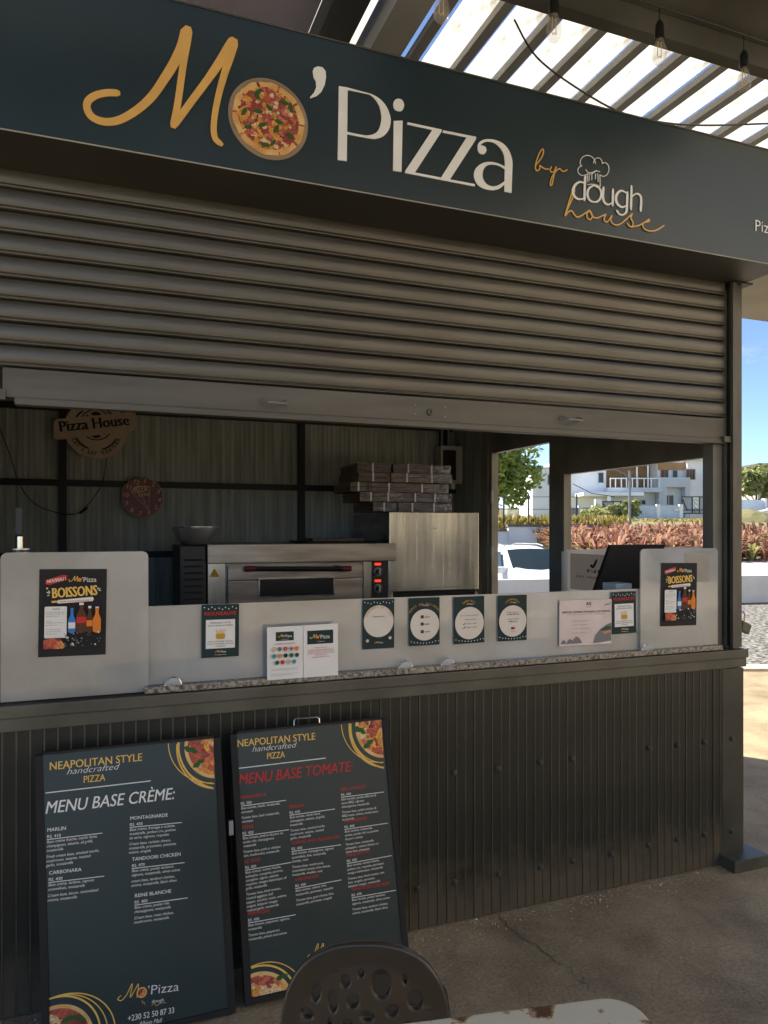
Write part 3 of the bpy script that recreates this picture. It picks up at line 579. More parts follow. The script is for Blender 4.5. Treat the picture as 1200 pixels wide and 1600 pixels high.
strokes('letter', 'letter_white', [([(1.8288,2.8908),(1.8263,2.8543),(1.8336,2.8329),(1.8519,2.8273),(1.8691,2.8386)], [.0098,.0098,.009,.006,.005]), ([(1.8740,2.8914),(1.8715,2.8264)], T2)], SG)
strokes('letter', 'letter_white', [([(1.9397,2.8871),(1.9160,2.8929),(1.8962,2.8799),(1.8876,2.8568),(1.8974,2.8356),(1.9179,2.8277),(1.9397,2.8383)], [.005,.007,.010,.011,.010,.007,.005]), ([(1.9435,2.8913),(1.9416,2.8427),(1.9385,2.8142),(1.9241,2.7992),(1.9055,2.7974),(1.8919,2.8094)], [.0098,.0098,.009,.006,.006,.009])], SG)
strokes('letter', 'letter_white', [([(1.9642,2.9198),(1.9604,2.8253)], T2), ([(1.9661,2.8772),(1.9837,2.8914),(2.0027,2.8909),(2.0110,2.8743),(2.0078,2.8251)], [.005,.006,.009,.0098,.0098])], SG)
hw = .0024
strokes('chef_hat_mark', 'letter_white', [([(1.7279,2.9571),(1.7137,2.9496),(1.7090,2.9339),(1.7173,2.9230),(1.7356,2.9213),(1.7541,2.9309),(1.7744,2.9345),(1.7937,2.9489),(1.8118,2.9491)], hw), ([(1.7267,2.9569),(1.7196,2.9645),(1.7226,2.9809),(1.7362,2.9958),(1.7565,3.0030),(1.7744,3.0003),(1.7864,2.9895),(1.7900,2.9762)], hw),
  ([(1.7804,2.9765),(1.7864,2.9925),(1.8015,3.0018),(1.8166,2.9980),(1.8239,2.9833)], hw), ([(1.8190,2.9824),(1.8379,2.9893),(1.8519,2.9793),(1.8532,2.9614),(1.8440,2.9427),(1.8257,2.9335),(1.8106,2.9368)], hw), ([(1.7445,2.9462),(1.7565,2.9363),(1.7774,2.9410),(1.7924,2.9507)], hw),
  ([(1.7517,2.9275),(1.7541,2.8981)], hw), ([(1.7606,2.9281),(1.7606,2.9052)], hw), ([(1.7726,2.9327),(1.7720,2.9092)], hw), ([(1.7894,2.9371),(1.7882,2.9150)], hw), ([(1.7997,2.9389),(1.8015,2.9062)], hw), ([(1.8094,2.9366),(1.8106,2.8888)], hw), ([(1.7505,2.8866),(1.7684,2.8921),(1.7894,2.8932),(1.8106,2.8888)], hw)], SG)
p = [(2.6173,2.8378),(2.6951,2.8409)]; mb = MB(); text(mb, 'Pizza', p[0][0]-1.2, p[0][1]-2.706, .072, .003, bold=-.01); mb.build('lettering', 'letter_white', SG, local=True)
# the pizza standing for the letter o
pc = [(0.5049,2.8901),(0.3753,2.8803),(0.6385,2.9000)]
pr_ = (pc[2][0]-pc[1][0])/2; cx, cz = pc[0][0]-1.2, pc[0][1]-2.706
def flat_pizza(parent, cx, cz, r, z, plate=True, leaves=14, seed=3):
    rnd = random.Random(seed)
    if plate:
        mb = MB(); poly(mb, disc(cx, cz, r, 56), z, .004); p0 = mb.build('pizza_plate', 'plate_tan', parent, local=True)
        mb = MB(); poly(mb, disc(cx, cz, r*.965, 56), z+.0006); mb.build('plate_well', 'wood', p0, local=True)
    mb = MB()
    for s in range(10):
        a0, a1 = s*36+2+rnd.uniform(-2, 2), s*36+34.5+rnd.uniform(-2, 1); o = []; ii = []
        for q in range(9):
            a = R(a0+(a1-a0)*q/8); b_ = r*(.90 + .012*math.sin(q*.8)); o.append((cx+b_*math.cos(a), cz+b_*math.sin(a))); c_ = r*(.76+rnd.uniform(-.02, .02)); ii.append((cx+c_*math.cos(a), cz+c_*math.sin(a)))
        band(mb, o, ii, z+.0022, 14)
    crust_o = mb.build('pizza_crust', 'crust', parent, local=True)
    mb = MB(); poly(mb, disc(cx, cz, r*.885, 48), z+.0012); top = mb.build('pizza_topping', 'pizza_topping', parent, local=True)
    mb = MB(); lf = MB()
    for k in range(34):
        a = rnd.uniform(0, 6.28); q = r*.72*math.sqrt(rnd.random()); s = r*rnd.uniform(.035, .075); pts = [(cx+q*math.cos(a)+s*rnd.uniform(.6, 1.2)*math.cos(t), cz+q*math.sin(a)+s*rnd.uniform(.6, 1.2)*math.sin(t)) for t in [j*6.28/7 for j in range(7)]]
        poly((mb if k % 2 else lf), pts, z+.0016+k*.00002)
    mb.build('cheese_patch', 'ink_cream', top, local=True); lf.build('cheddar_patch', 'ink_amber', top, local=True)
    mb = MB()
    for k in range(26):
        a = rnd.uniform(0, 6.28); q = r*.70*math.sqrt(rnd.random()); s = r*rnd.uniform(.03, .05)
        ribbon(mb, [(cx+q*math.cos(a)+s*(1-t/9)*math.cos(t*1.1+a), cz+q*math.sin(a)+s*(1-t/9)*math.sin(t*1.1+a)) for t in range(8)], r*.018, z+.0019+k*.00003, 0, 0, 2)
    mb.build('ham_curl', 'ink_pink', top, local=True)
    for k in range(leaves):
        a = k*6.28/leaves*1.0+rnd.uniform(-.2, .2) ; q = r*(.62 if k % 3 else .28)+rnd.uniform(-.05, .05)*r; t = rnd.uniform(0, 3.14); s = r*rnd.uniform(.10, .14)
        ex, ey = math.cos(t), math.sin(t); px_, py_ = cx+q*math.cos(a), cz+q*math.sin(a)
        mb = MB(); poly(mb, [(px_+ex*s*u_-ey*s*v_, py_+ey*s*u_+ex*s*v_) for u_, v_ in ((-1, 0), (-.5, .38), (.1, .42), (.7, .22), (1, 0), (.6, -.3), (0, -.4), (-.6, -.3))], z+.0030+k*.00004)
        mb.build('basil_leaf', 'ink_leaf', top, local=True)
flat_pizza(SG, cx, cz, pr_, .005)

# ================================================================== PRINTED SHEETS ON THE GUARDS
class Sheet:
    """a rectangular sheet; s runs 0..1 left to right, t runs 0..1 top to bottom"""
    def __init__(S, name, label, cat, quad, y, m, group=None, thick=.0012):
        TL, TR_, BR, BL = [Vector(q) for q in quad]; S.o = Vector(((TL.x+BL.x)/2, (BL.y+BR.y)/2))
        S.W = ((TR_-TL).length + (BR-BL).length)/2; S.H = ((TL-BL).length + (TR_-BR).length)/2
        ang = math.atan2((BR-BL).y + (TR_-TL).y, (BR-BL).x + (TR_-TL).x)
        S.z = thick + .0006; S.parts = {}
        mb = MB(); poly(mb, rect(0, 0, S.W, S.H), thick, thick); S.obj = mb.build(name, m)
        S.obj.location = (S.o.x, y, S.o.y); S.obj.rotation_euler = (R(90), -ang, 0)
        tag(S.obj, label, cat, group)
    def P(S, s, t): return (s*S.W, (1-t)*S.H)
    def lay(S, part, m):
        k = (part, m)
        if k not in S.parts: S.parts[k] = (MB(), S.z); S.z += .0005
        return S.parts[k]
    def rect(S, part, m, s0, t0, s1, t1, r=0):
        mb, z = S.lay(part, m); a = S.P(s0, t1); b = S.P(s1, t0); poly(mb, rrect(*a, *b, r*S.W) if r else rect(*a, *b), z)
    def poly(S, part, m, pts): mb, z = S.lay(part, m); poly(mb, [S.P(*p) for p in pts], z)
    def disc(S, part, m, s, t, r, n=32): mb, z = S.lay(part, m); poly(mb, disc(*S.P(s, t), r*S.W, n), z)
    def text(S, m, string, s, t, h, wd=None, align='CENTER', rot=0, **k):
        mb, z = S.lay('lettering', m); x, y = S.P(s, t); text(mb, string, x, y, h*S.H, z, rot=R(rot), align=align, width=wd*S.W if wd else None, **k)
    def line(S, part, m, pts, wd): mb, z = S.lay(part, m); ribbon(mb, [S.P(*p) for p in pts], wd*S.W, z, .0001, 0, 4)
    def done(S):
        for (part, m), (mb, z) in S.parts.items(): tag(mb.build(part, m, S.obj, local=True), kind='stuff' if len(mb.f) > 1 else None)
def logo(S, s, t, sc, script='ink_gold', white='ink_white'):
    """small repeat of the shop lettering, sc = width as a share of the sheet"""
    S.line('script_mark', script, [(s+sc*a, t+sc*b*S.W/S.H) for a, b in ((0.02, .0), (-.02, .05), (.03, .09), (.12, .02), (.19, -.12), (.18, .06), (.24, -.02), (.29, -.10), (.27, .10))], sc*.022)
    S.disc('pizza_mark', 'ink_orange', s+sc*.36, t+sc*.03*S.W/S.H, sc*.075, 14)
    S.text(white, '’Pizza', s+sc*.44, t+sc*.11*S.W/S.H, sc*.26*S.W/S.H, sc*.52, 'LEFT')
def fairy(S, pts):
    for s, t in pts: S.disc('fairy_light', 'ink_white', s, t, .016, 8)

def boissons(quad, y, label):
    S = Sheet('drinks_poster', label, 'poster', quad, y, 'matte_black', 'drinks posters')
    S.rect('artwork', 'ink_black', .075, .055, .925, .925)
    S.poly('ribbon_banner', 'ink_red', [(.09, .125), (.34, .065), (.42, .075), (.38, .10), (.42, .115), (.15, .18), (.09, .17)]); S.text('ink_white', 'NOUVEAU !', .255, .142, .055, .27, rot=10, bold=.02)
    logo(S, .44, .115, .42)
    S.text('ink_gold', 'BOISSONS', .525, .315, .165, .66, rot=3.5, bold=.035); 
    S.poly('banner', 'paper', [(.28, .352), (.79, .322), (.81, .345), (.79, .372), (.28, .392), (.26, .372)]); S.poly('banner_end', 'ink_gold', [(.18, .362), (.26, .358), (.27, .378), (.19, .385)])
    S.text('ink_red', 'POUR VOUS RAFRAICHIR !', .53, .377, .028, .46, rot=2)
    for a in ((.11, .26, .15, .275), (.12, .30, .15, .295), (.14, .245, .155, .265), (.86, .235, .875, .215), (.88, .24, .905, .225), (.885, .25, .91, .25)): S.line('spark', 'ink_white', [(a[0], a[1]), (a[2], a[3])], .012)
    S.rect('price_list', 'paper', .085, .425, .41, .785, .02)
    S.text('ink_blue', 'CARTE', .25, .465, .032, .11)
    for t, w_ in ((.495, .28), (.515, .26), (.54, .19), (.595, .08), (.615, .26), (.64, .18), (.69, .21), (.715, .23), (.74, .16)): S.text('ink_grey', 'eau plate limonade cola jus'[:int(w_*90)], .105, t, .017, w_, 'LEFT')
    for s0, s1, t0, col, lab in ((.43, .54, .46, 'ink_blue', 'paper'), (.55, .70, .40, 'ink_brown', 'ink_red'), (.70, .80, .44, 'ink_brown', 'ink_orange'), (.80, .92, .45, 'ink_orange', 'ink_red')):
        c = (s0+s1)/2; w_ = s1-s0; S.poly('bottle_picture', col, [(s0, .72), (s0, t0+.13), (c-w_*.2, t0+.06), (c-w_*.2, t0), (c+w_*.2, t0), (c+w_*.2, t0+.06), (s1, t0+.13), (s1, .72), (c, .74)])
        S.rect('bottle_label', lab, s0+.004, t0+.15, s1-.004, t0+.22); S.rect('bottle_cap', 'ink_white' if lab != 'paper' else 'ink_blue', c-w_*.22, t0-.015, c+w_*.22, t0+.012)
    rnd = random.Random(len(label))
    for k in range(60):
        a, b = rnd.uniform(.36, .92), rnd.uniform(.72, .88); q = rnd.uniform(.006, .022); S.poly('ice_picture', rnd.choice(['ink_white', 'ink_grey', 'ink_grey', 'ink_black']), [(a-q, b), (a, b-q*.5), (a+q*.8, b+q*.2), (a+q*.2, b+q*.8)])
    S.poly('pizza_picture', 'pizza_photo', [(.075, .80), (.20, .78), (.33, .80), (.40, .88), (.36, .905), (.075, .905)])
    S.disc('picture_dot', 'ink_gold', .12, .215, .016, 8)
    S.done(); return S
boissons([(-0.1959,1.4244),(0.0100,1.4226),(0.0060,1.1382),(-0.1940,1.1422)], -.008, 'large black framed drinks poster headed in gold on the dim tall guard')
boissons([(2.3143,1.4018),(2.5190,1.4043),(2.5190,1.1157),(2.3143,1.1253)], -.008, 'black framed drinks poster on the bright tall guard by the corner post')

def novelty(quad, y, label):
    S = Sheet('novelty_notice', label, 'notice', quad, y, 'ink_green', 'dark green novelty notices')
    fairy(S, [(.07, .05), (.18, .08), (.27, .05), (.35, .085), (.46, .07), (.55, .095), (.63, .06), (.72, .085), (.82, .05), (.92, .08)])
    S.text('ink_red', 'NOUVEAUTÉ', .5, .205, .10, .84, bold=.03)
    S.rect('white_panel', 'paper', .11, .285, .89, .83)
    S.text('ink_black', 'DEMANDEZ NOTRE', .5, .36, .042, .55); S.text('ink_black', 'SAUCE MAISON AU PIMENT', .5, .41, .04, .68)
    S.poly('jar_picture', 'ink_amber', [(.39, .55), (.61, .55), (.63, .60), (.60, .655), (.40, .655), (.37, .60)]); S.poly('jar_picture', 'ink_cream', [(.36, .46), (.45, .50), (.5, .455), (.56, .50), (.64, .46), (.60, .545), (.40, .545)])
    for t, q in ((.71, .66), (.755, .70), (.80, .26)): S.text('ink_black', 'POUR ACCOMPAGNER VOS PIZZAS', .5, t, .034, q)
    logo(S, .36, .885, .30); S.text('ink_white', 'by dough house', .5, .955, .026, .3); S.done()
novelty([(0.3194,1.2879),(0.4498,1.2898),(0.4476,1.1021),(0.3194,1.1057)], .001, 'dark green notice with red heading on the low guard before the oven')
novelty([(2.0606,1.2785),(2.1909,1.2801),(2.1874,1.0975),(2.0573,1.0958)], .001, 'small dark green notice with red heading, beside the pale pink sheet')

# double page
for quad, lab, kind in (([(0.5434,1.2039),(0.6743,1.2047),(0.6743,1.0157),(0.5434,1.0159)], 'white menu page with rows of small coloured ingredient icons', 0), ([(0.6762,1.2046),(0.8069,1.2056),(0.8069,1.0156),(0.6762,1.0155)], 'white menu page with dark logo block and red lines', 1)):
    S = Sheet('menu_page', lab, 'menu page', quad, -.0305, 'paper', 'white menu pages leaning on the guard')
    if kind == 0:
        S.rect('logo_block', 'ink_green', .24, .10, .74, .27); logo(S, .32, .175, .38); S.text('ink_white', 'by dough house', .49, .25, .022, .2)
        S.text('ink_red', 'ALLERGENES ET INGREDIENTS', .49, .335, .028, .58, bold=.02)
        ri = random.Random(4)
        for row, (t, n_) in enumerate(((.42, 5), (.545, 5), (.67, 4))):
            for k in range(n_):
                s = .18+k*.158+(.08 if row == 2 else 0); c1 = ['ink_amber', 'ink_grey', 'ink_red', 'ink_pink', 'ink_orange', 'ink_teal', 'ink_orange', 'ink_green', 'ink_leaf', 'ink_brown', 'ink_leaf', 'ink_red', 'ink_amber', 'ink_teal'][row*5+k]
                S.disc('icon', c1, s, t, .058, 16); S.disc('icon_centre', 'paper', s, t, .040, 14); S.disc('icon_glyph', ri.choice(['ink_amber', 'ink_orange', 'ink_leaf', 'ink_brown', c1]), s+.004, t, .024, 6); S.text('ink_grey', 'lait oeuf ble'[k:k+5], s, t+.055, .018, .09)
        for t, q in ((.80, .76), (.82, .72), (.895, .78), (.92, .62)): S.text('ink_grey', 'Nos pizzas peuvent contenir des traces', .11, t, .017, q, 'LEFT')
    else:
        S.rect('logo_block', 'ink_green', .11, .11, .86, .37); logo(S, .20, .225, .58); S.text('ink_white', 'by dough house', .5, .33, .025, .2)
        for t, q in ((.45, .40), (.49, .70), (.52, .74), (.555, .76), (.59, .34), (.63, .52)): S.text('ink_red', 'CHAQUE PIZZA EST FAITE A LA MAIN'[:int(q*42)], .49, t, .030, q)
    S.done()

# four notices with a round panel
def round_notice(quad, label, kind):
    S = Sheet('round_panel_notice', label, 'notice', quad, .001, 'ink_green', 'dark green notices with a round cream panel')
    dk = 'ink_black'
    if kind == 0:
        fairy(S, [(.06+.098*k, .055 + .03*((k*7) % 3)/2) for k in range(10)]); S.disc('round_panel', 'cream_paper', .5, .445, .475)
        for k, ch in enumerate('COMMANDEZ EN LIGNE'): a = R(158-136*k/17); S.text('ink_amber', ch, .5+.40*math.cos(a), .445-.40*math.sin(a)*S.W/S.H, .058, None, rot=math.degrees(a)-90, bold=.02)
        S.text(dk, 'Scannez ici', .5, .36, .042, .36)
        S.disc('pizza_mark', 'ink_cream', .14, .83, .05, 10); S.disc('pizza_mark', 'ink_cream', .86, .79, .05, 10); logo(S, .36, .87, .28)
    else:
        title = ['', 'MODES DE PAIEMENT', 'HORAIRES', 'COMMANDES'][kind]; arcw = [0, 66, 34, 40][kind]
        for k, ch in enumerate(title): a = R(90+arcw-2*arcw*k/(len(title)-1)); S.text('ink_amber', ch, .5+.52*math.cos(a)*(1 if kind == 1 else .62), .40-.34*math.sin(a)*.8+ (.02 if kind == 1 else -.02), .062, None, rot=(math.degrees(a)-90)*.45, bold=.015)
        logo(S, .40, .155, .24); S.disc('round_panel', 'cream_paper', .5, .565, .475)
        fairy(S, [(.05+.1*k, .955-.10*abs((k/9)-.5)**1.4 * (1 if k % 2 else 1.3)) for k in range(10)])
        if kind == 1:
            for t, tx in ((.40, 'Juice'), (.55, 'blink'), (.71, 'Cash')): S.rect('icon', 'ink_brown', .36, t-.035, .46, t+.03); S.text(dk, tx, .50, t+.015, .045, .16, 'LEFT', bold=.02)
        if kind == 2:
            S.text(dk, 'Du mercredi au dimanche', .5, .41, .036, .60); S.text(dk, 'Non-stop', .52, .50, .040, .36); S.text(dk, '11h00 – 14h30', .56, .59, .040, .32); S.text(dk, '18h00 – 21h30', .56, .67, .040, .32)
            for t in (.59, .67): S.line('tick', dk, [(.28, t-.005), (.31, t), (.36, t-.035)], .02)
        if kind == 3:
            S.text(dk, 'Passez par le', .5, .38, .036, .38); S.text(dk, '5250 8733', .5, .43, .042, .42, bold=.02); S.text(dk, 'ou sur place', .5, .53, .036, .42); S.text(dk, 'Albion', .5, .585, .040, .30, bold=.02)
            S.disc('heart_mark', 'ink_brown', .47, .72, .04, 10); S.disc('heart_mark', 'ink_red', .53, .72, .04, 10); S.text('ink_red', 'merci', .5, .80, .03, .16)
    S.done()
round_notice([(0.9139,1.2874),(1.0424,1.2855),(1.0411,1.0994),(0.9139,1.0983)], 'round-panel notice with arched ordering title, leftmost of the four', 0)
round_notice([(1.1063,1.2858),(1.2345,1.2852),(1.2345,1.1007),(1.1036,1.0995)], 'round-panel notice listing payment methods with three small icons', 1)
round_notice([(1.2974,1.2831),(1.4334,1.2837),(1.4334,1.0972),(1.2974,1.0959)], 'round-panel notice with opening hours, third of the four', 2)
round_notice([(1.4950,1.2830),(1.6318,1.2825),(1.6302,1.0968),(1.4965,1.0963)], 'round-panel notice with small heart, nearest the pale pink sheet', 3)

S = Sheet('certificate_sheet', 'pale pink landscape sheet with dark drawings along its foot', 'sheet', [(1.7858,1.2521),(2.0573,1.2537),(2.0539,1.0572),(1.7922,1.0639)], .001, 'pink_paper')
S.text('ink_black', 'AS', .55, .12, .10, .10, bold=.05); S.text('ink_grey', 'GROUP', .55, .165, .03, .10); S.text('ink_black', 'SIMPOSIO SEMINAR PROVISION COM TRACKS', .51, .285, .062, .92, bold=.015)
S.text('ink_grey', 'Lorem de la soiree du samedi et programme', .5, .325, .03, .7)
for t, q in ((.47, .30), (.55, .30), (.64, .34), (.73, .28)): S.text('ink_grey', 'Samedi 12 programme', .24, t, .026, q, 'LEFT')
for c, r in ((.08, .05), (.20, .06), (.33, .085)): S.poly('drawing', 'ink_grey', [(c-r*1.1, .96), (c-r*.9, .96-r*1.0), (c-r*.2, .96-r*1.9), (c+r*.5, .96-r*1.5), (c+r, .96-r*.5), (c+r*1.1, .95)])
S.poly('landscape_picture', 'ink_grey', [(.64, .97), (.68, .80), (.78, .66), (.90, .57), (.99, .53), (.99, .93), (.85, .95)]); S.poly('landscape_picture', 'ink_leaf', [(.76, .69), (.88, .60), (.98, .60), (.98, .68), (.85, .70)]); S.poly('landscape_picture', 'ink_pink', [(.82, .72), (.98, .69), (.98, .74), (.84, .78)])
S.line('bird_mark', 'ink_black', [(.86, .14), (.90, .10), (.93, .12), (.97, .06)], .008); S.done()
S = Sheet('plain_paper', 'plain grey-beige paper taped high on the bright tall guard behind the drinks poster', 'paper', [(2.4559,1.4429),(2.5963,1.4442),(2.5944,1.3120),(2.4559,1.3155)], -.0065, 'grey_paper', thick=.0006); S.done()

# ================================================================== MENU BOARDS
TILT = math.atan2(.15, .86)
def menu_board(label, x0, x1, corner, fill):
    """x0,x1: top edge; leaning a-board, local x along the kiosk, y up the slope, z out of the face"""
    b = thing('menu_board', label, 'menu board', (0, -.235, 0), (R(90)-TILT, 0, 0), 'menu boards on the ground')
    (ax, ay), (bx, by), (cx, cy), (dx, dy) = corner
    MB().add([], [])
    mb = MB(); poly(mb, corner, .012, .006); face = mb.build('face', 'board_green', b, local=True)
    def bar(p, q, wd, nm='frame_bar', z0=-.022, z1=.016, m='matte_black'):
        P, Q = Vector(p), Vector(q); d = (Q-P).normalized(); nn = Vector((-d.y, d.x))*wd
        k = MB(); pts = [P, Q, Q+nn, P+nn]; k.add([(*v, z0) for v in pts]+[(*v, z1) for v in pts], [(3,2,1,0),(4,5,6,7),(0,1,5,4),(1,2,6,5),(2,3,7,6),(3,0,4,7)]); return k.build(nm, m, b, local=True)
    A, B, C, D_ = Vector(corner[0]), Vector(corner[1]), Vector(corner[2]), Vector(corner[3])
    bar(A, B, .008); bar(B+Vector((.0005, .0)), C+Vector((.0005, -.02)), .022); bar(C+Vector((0, -.0005)), D_+Vector((0, -.0005)), .018); bar(D_+Vector((-.0005, -.02)), A+Vector((-.0005, 0)), .022)
    k = MB(); poly(k, [(A+Vector((.002, -.002))), (B+Vector((-.002, -.002))), (C+Vector((-.002, .002))), (D_+Vector((.002, .002)))], -.002, .006); k.build('back_panel', 'matte_black', b, local=True)
    for sx in (x0+.05, x1-.02):
        k = MB(); k.tube([(sx, .80, -.022), (sx+.01, .03, -.028-.10)], .011, 6); k.build('rear_leg', 'matte_black', b, local=True)
    fill(b, face); return b
Z0 = .0126
def head(b, face, px):
    k = MB(); fit(k, 'NEAPOLITAN STYLE', px['neo'][0], px['neo'][1], .034, Z0, bold=.012, res=3); fit(k, 'PIZZA', px['piz'][0], px['piz'][1], .030, Z0, bold=.012, res=3); k.build('lettering', 'ink_gold', face, local=True)
    k = MB(); fit(k, 'handcrafted', px['hand'][0], px['hand'][1], .027, Z0+.0004, shear=.35, bold=-.012, res=3)
    ribbon(k, px['rule'], .0055, Z0, .0001, 0, 0); k.build('lettering', 'ink_white', face, local=True)
def slice_corner(face, centre, r, clip, a0, a1, rings, leaves, hold):
    """a printed slice of pizza filling a corner: fan of the round, gold rings round it"""
    def keep(p): return (min(max(p[0], clip[0]), clip[2]), min(max(p[1], clip[1]), clip[3]))
    def cut(pts):
        def side(pts, ax, v, s):
            o = []
            for i in range(len(pts)):
                p, q = pts[i-1], pts[i]; ip, iq = (p[ax]-v)*s >= 0, (q[ax]-v)*s >= 0
                if ip != iq: t = (v-p[ax])/(q[ax]-p[ax]); o.append((p[0]+(q[0]-p[0])*t, p[1]+(q[1]-p[1])*t))
                if iq: o.append(q)
            return o
        for ax, v, s in ((0, clip[0], 1), (1, clip[1], 1), (0, clip[2], -1), (1, clip[3], -1)):
            pts = side(pts, ax, v, s)
            if len(pts) < 3: return None
        return pts
    for part, m, rr, z in (('crust_picture', 'crust', r, Z0+.0002), ('pizza_picture', 'pizza_photo', r*.90, Z0+.0006)):
        p = cut(disc(*centre, rr, 60))
        if p: k = MB(); poly(k, p, z); k.build(part, m, face, local=True)
    k = MB(); z = Z0+.0010
    for s, wd, e, dx_, dy_ in rings:
        pts = [(centre[0]+dx_+r*s*math.cos(R(a)), centre[1]+dy_+r*s*e*math.sin(R(a))) for a in range(int(a0), int(a1)+1, 3)]
        run = []
        for p in pts + [None]:
            ok = p is not None and clip[0] <= p[0] <= clip[2] and clip[1] <= p[1] <= clip[3]
            if ok: run.append(p)
            elif len(run) > 2: ribbon(k, run, wd, z, .0001, 0, 0, False); z += .0003; run = []
            else: run = []
    k.build('gold_ring', 'ink_gold', face, local=True)
    k = MB()
    for (lx, ly, ls, la) in leaves:
        c_, s_ = math.cos(R(la)), math.sin(R(la)); p = cut([(lx+ls*(u*c_-v*s_), ly+ls*(u*s_+v*c_)) for u, v in ((-1, 0), (-.6, .35), (-.2, .25), (.2, .45), (.6, .2), (1, 0), (.5, -.3), (.1, -.2), (-.4, -.42))])
        if p: poly(k, p, Z0+.0014)
    if k.v: k.build('basil_picture', 'ink_leaf', face, local=True)
def items(face, lst, cols, size=.0135):
    """each: title point, rule end, title, price, lines"""
    t, p, w_ = MB(), MB(), MB()
    for (x, y), (xe, ye), title, price, lines in lst:
        d = Vector((xe-x, ye-y)); a = math.atan2(d.y, d.x); nx, ny = -math.sin(a), math.cos(a); L = d.length
        def at(dn): return (x - nx*dn, y - ny*dn)
        q = at(0); text(t, title, q[0], q[1], size*1.12, Z0, a, bold=.01)
        q = at(.0185); text(p, price, q[0], q[1], size*.95, Z0, a, bold=.01)
        q = at(.0225); ribbon(p, [q, (q[0]+d.x, q[1]+d.y)], .0022, Z0+.0003, .0001, 0, 0, False)
        dn = .0335
        for ln in lines:
            if ln:
                q = at(dn); vs, _ = glyphs(ln, shear=.2); wd = max(v[0] for v in vs); text(w_, ln, q[0], q[1], size*.88, Z0, a, shear=.2, xs=min(.92, L*1.02/(wd*size*.88)))
            dn += .0125 if ln else .0055
    t.build('lettering', cols[0], face, local=True); p.build('lettering', 'ink_white', face, local=True); w_.build('lettering', 'ink_white', face, local=True)
def small_logo(face, a, b):
    """shop lettering between two points"""
    d = Vector(b)-Vector(a); L = d.length; e = d/L; nn = Vector((-e.y, e.x))
    def P(s, t): v = Vector(a)+e*L*s+nn*L*t; return (v.x, v.y)
    k = MB(); ribbon(k, [P(s, t) for s, t in ((.05, .02), (.0, -.03), (.06, -.06), (.14, .02), (.22, .18), (.20, -.03), (.27, .08), (.32, .16), (.31, -.05))], L*.014, Z0, .0002, 0); ribbon(k, [P(s, t) for s, t in ((.40, -.10), (.41, -.15), (.43, -.13), (.45, -.18))], L*.006, Z0, .0002, 0); ribbon(k, [P(s, t) for s, t in ((.56, -.21), (.60, -.17), (.64, -.22), (.70, -.19), (.80, -.19))], L*.007, Z0, .0002, 0); k.build('script_mark', 'ink_gold', face, local=True)
    k = MB(); poly(k, disc(*P(.385, .02), L*.085, 20), Z0); k.build('pizza_mark', 'crust', face, local=True)
    k = MB(); poly(k, disc(*P(.385, .02), L*.065, 18), Z0+.0004); k.build('pizza_mark', 'pizza_photo', face, local=True)
    k = MB(); fit(k, '’Pizza', P(.48, -.03), P(1.0, -.03), L*.21, Z0, bold=-.008, res=3); fit(k, 'dough', P(.56, -.165), P(.76, -.165), L*.07, Z0); k.build('lettering', 'ink_white', face, local=True)
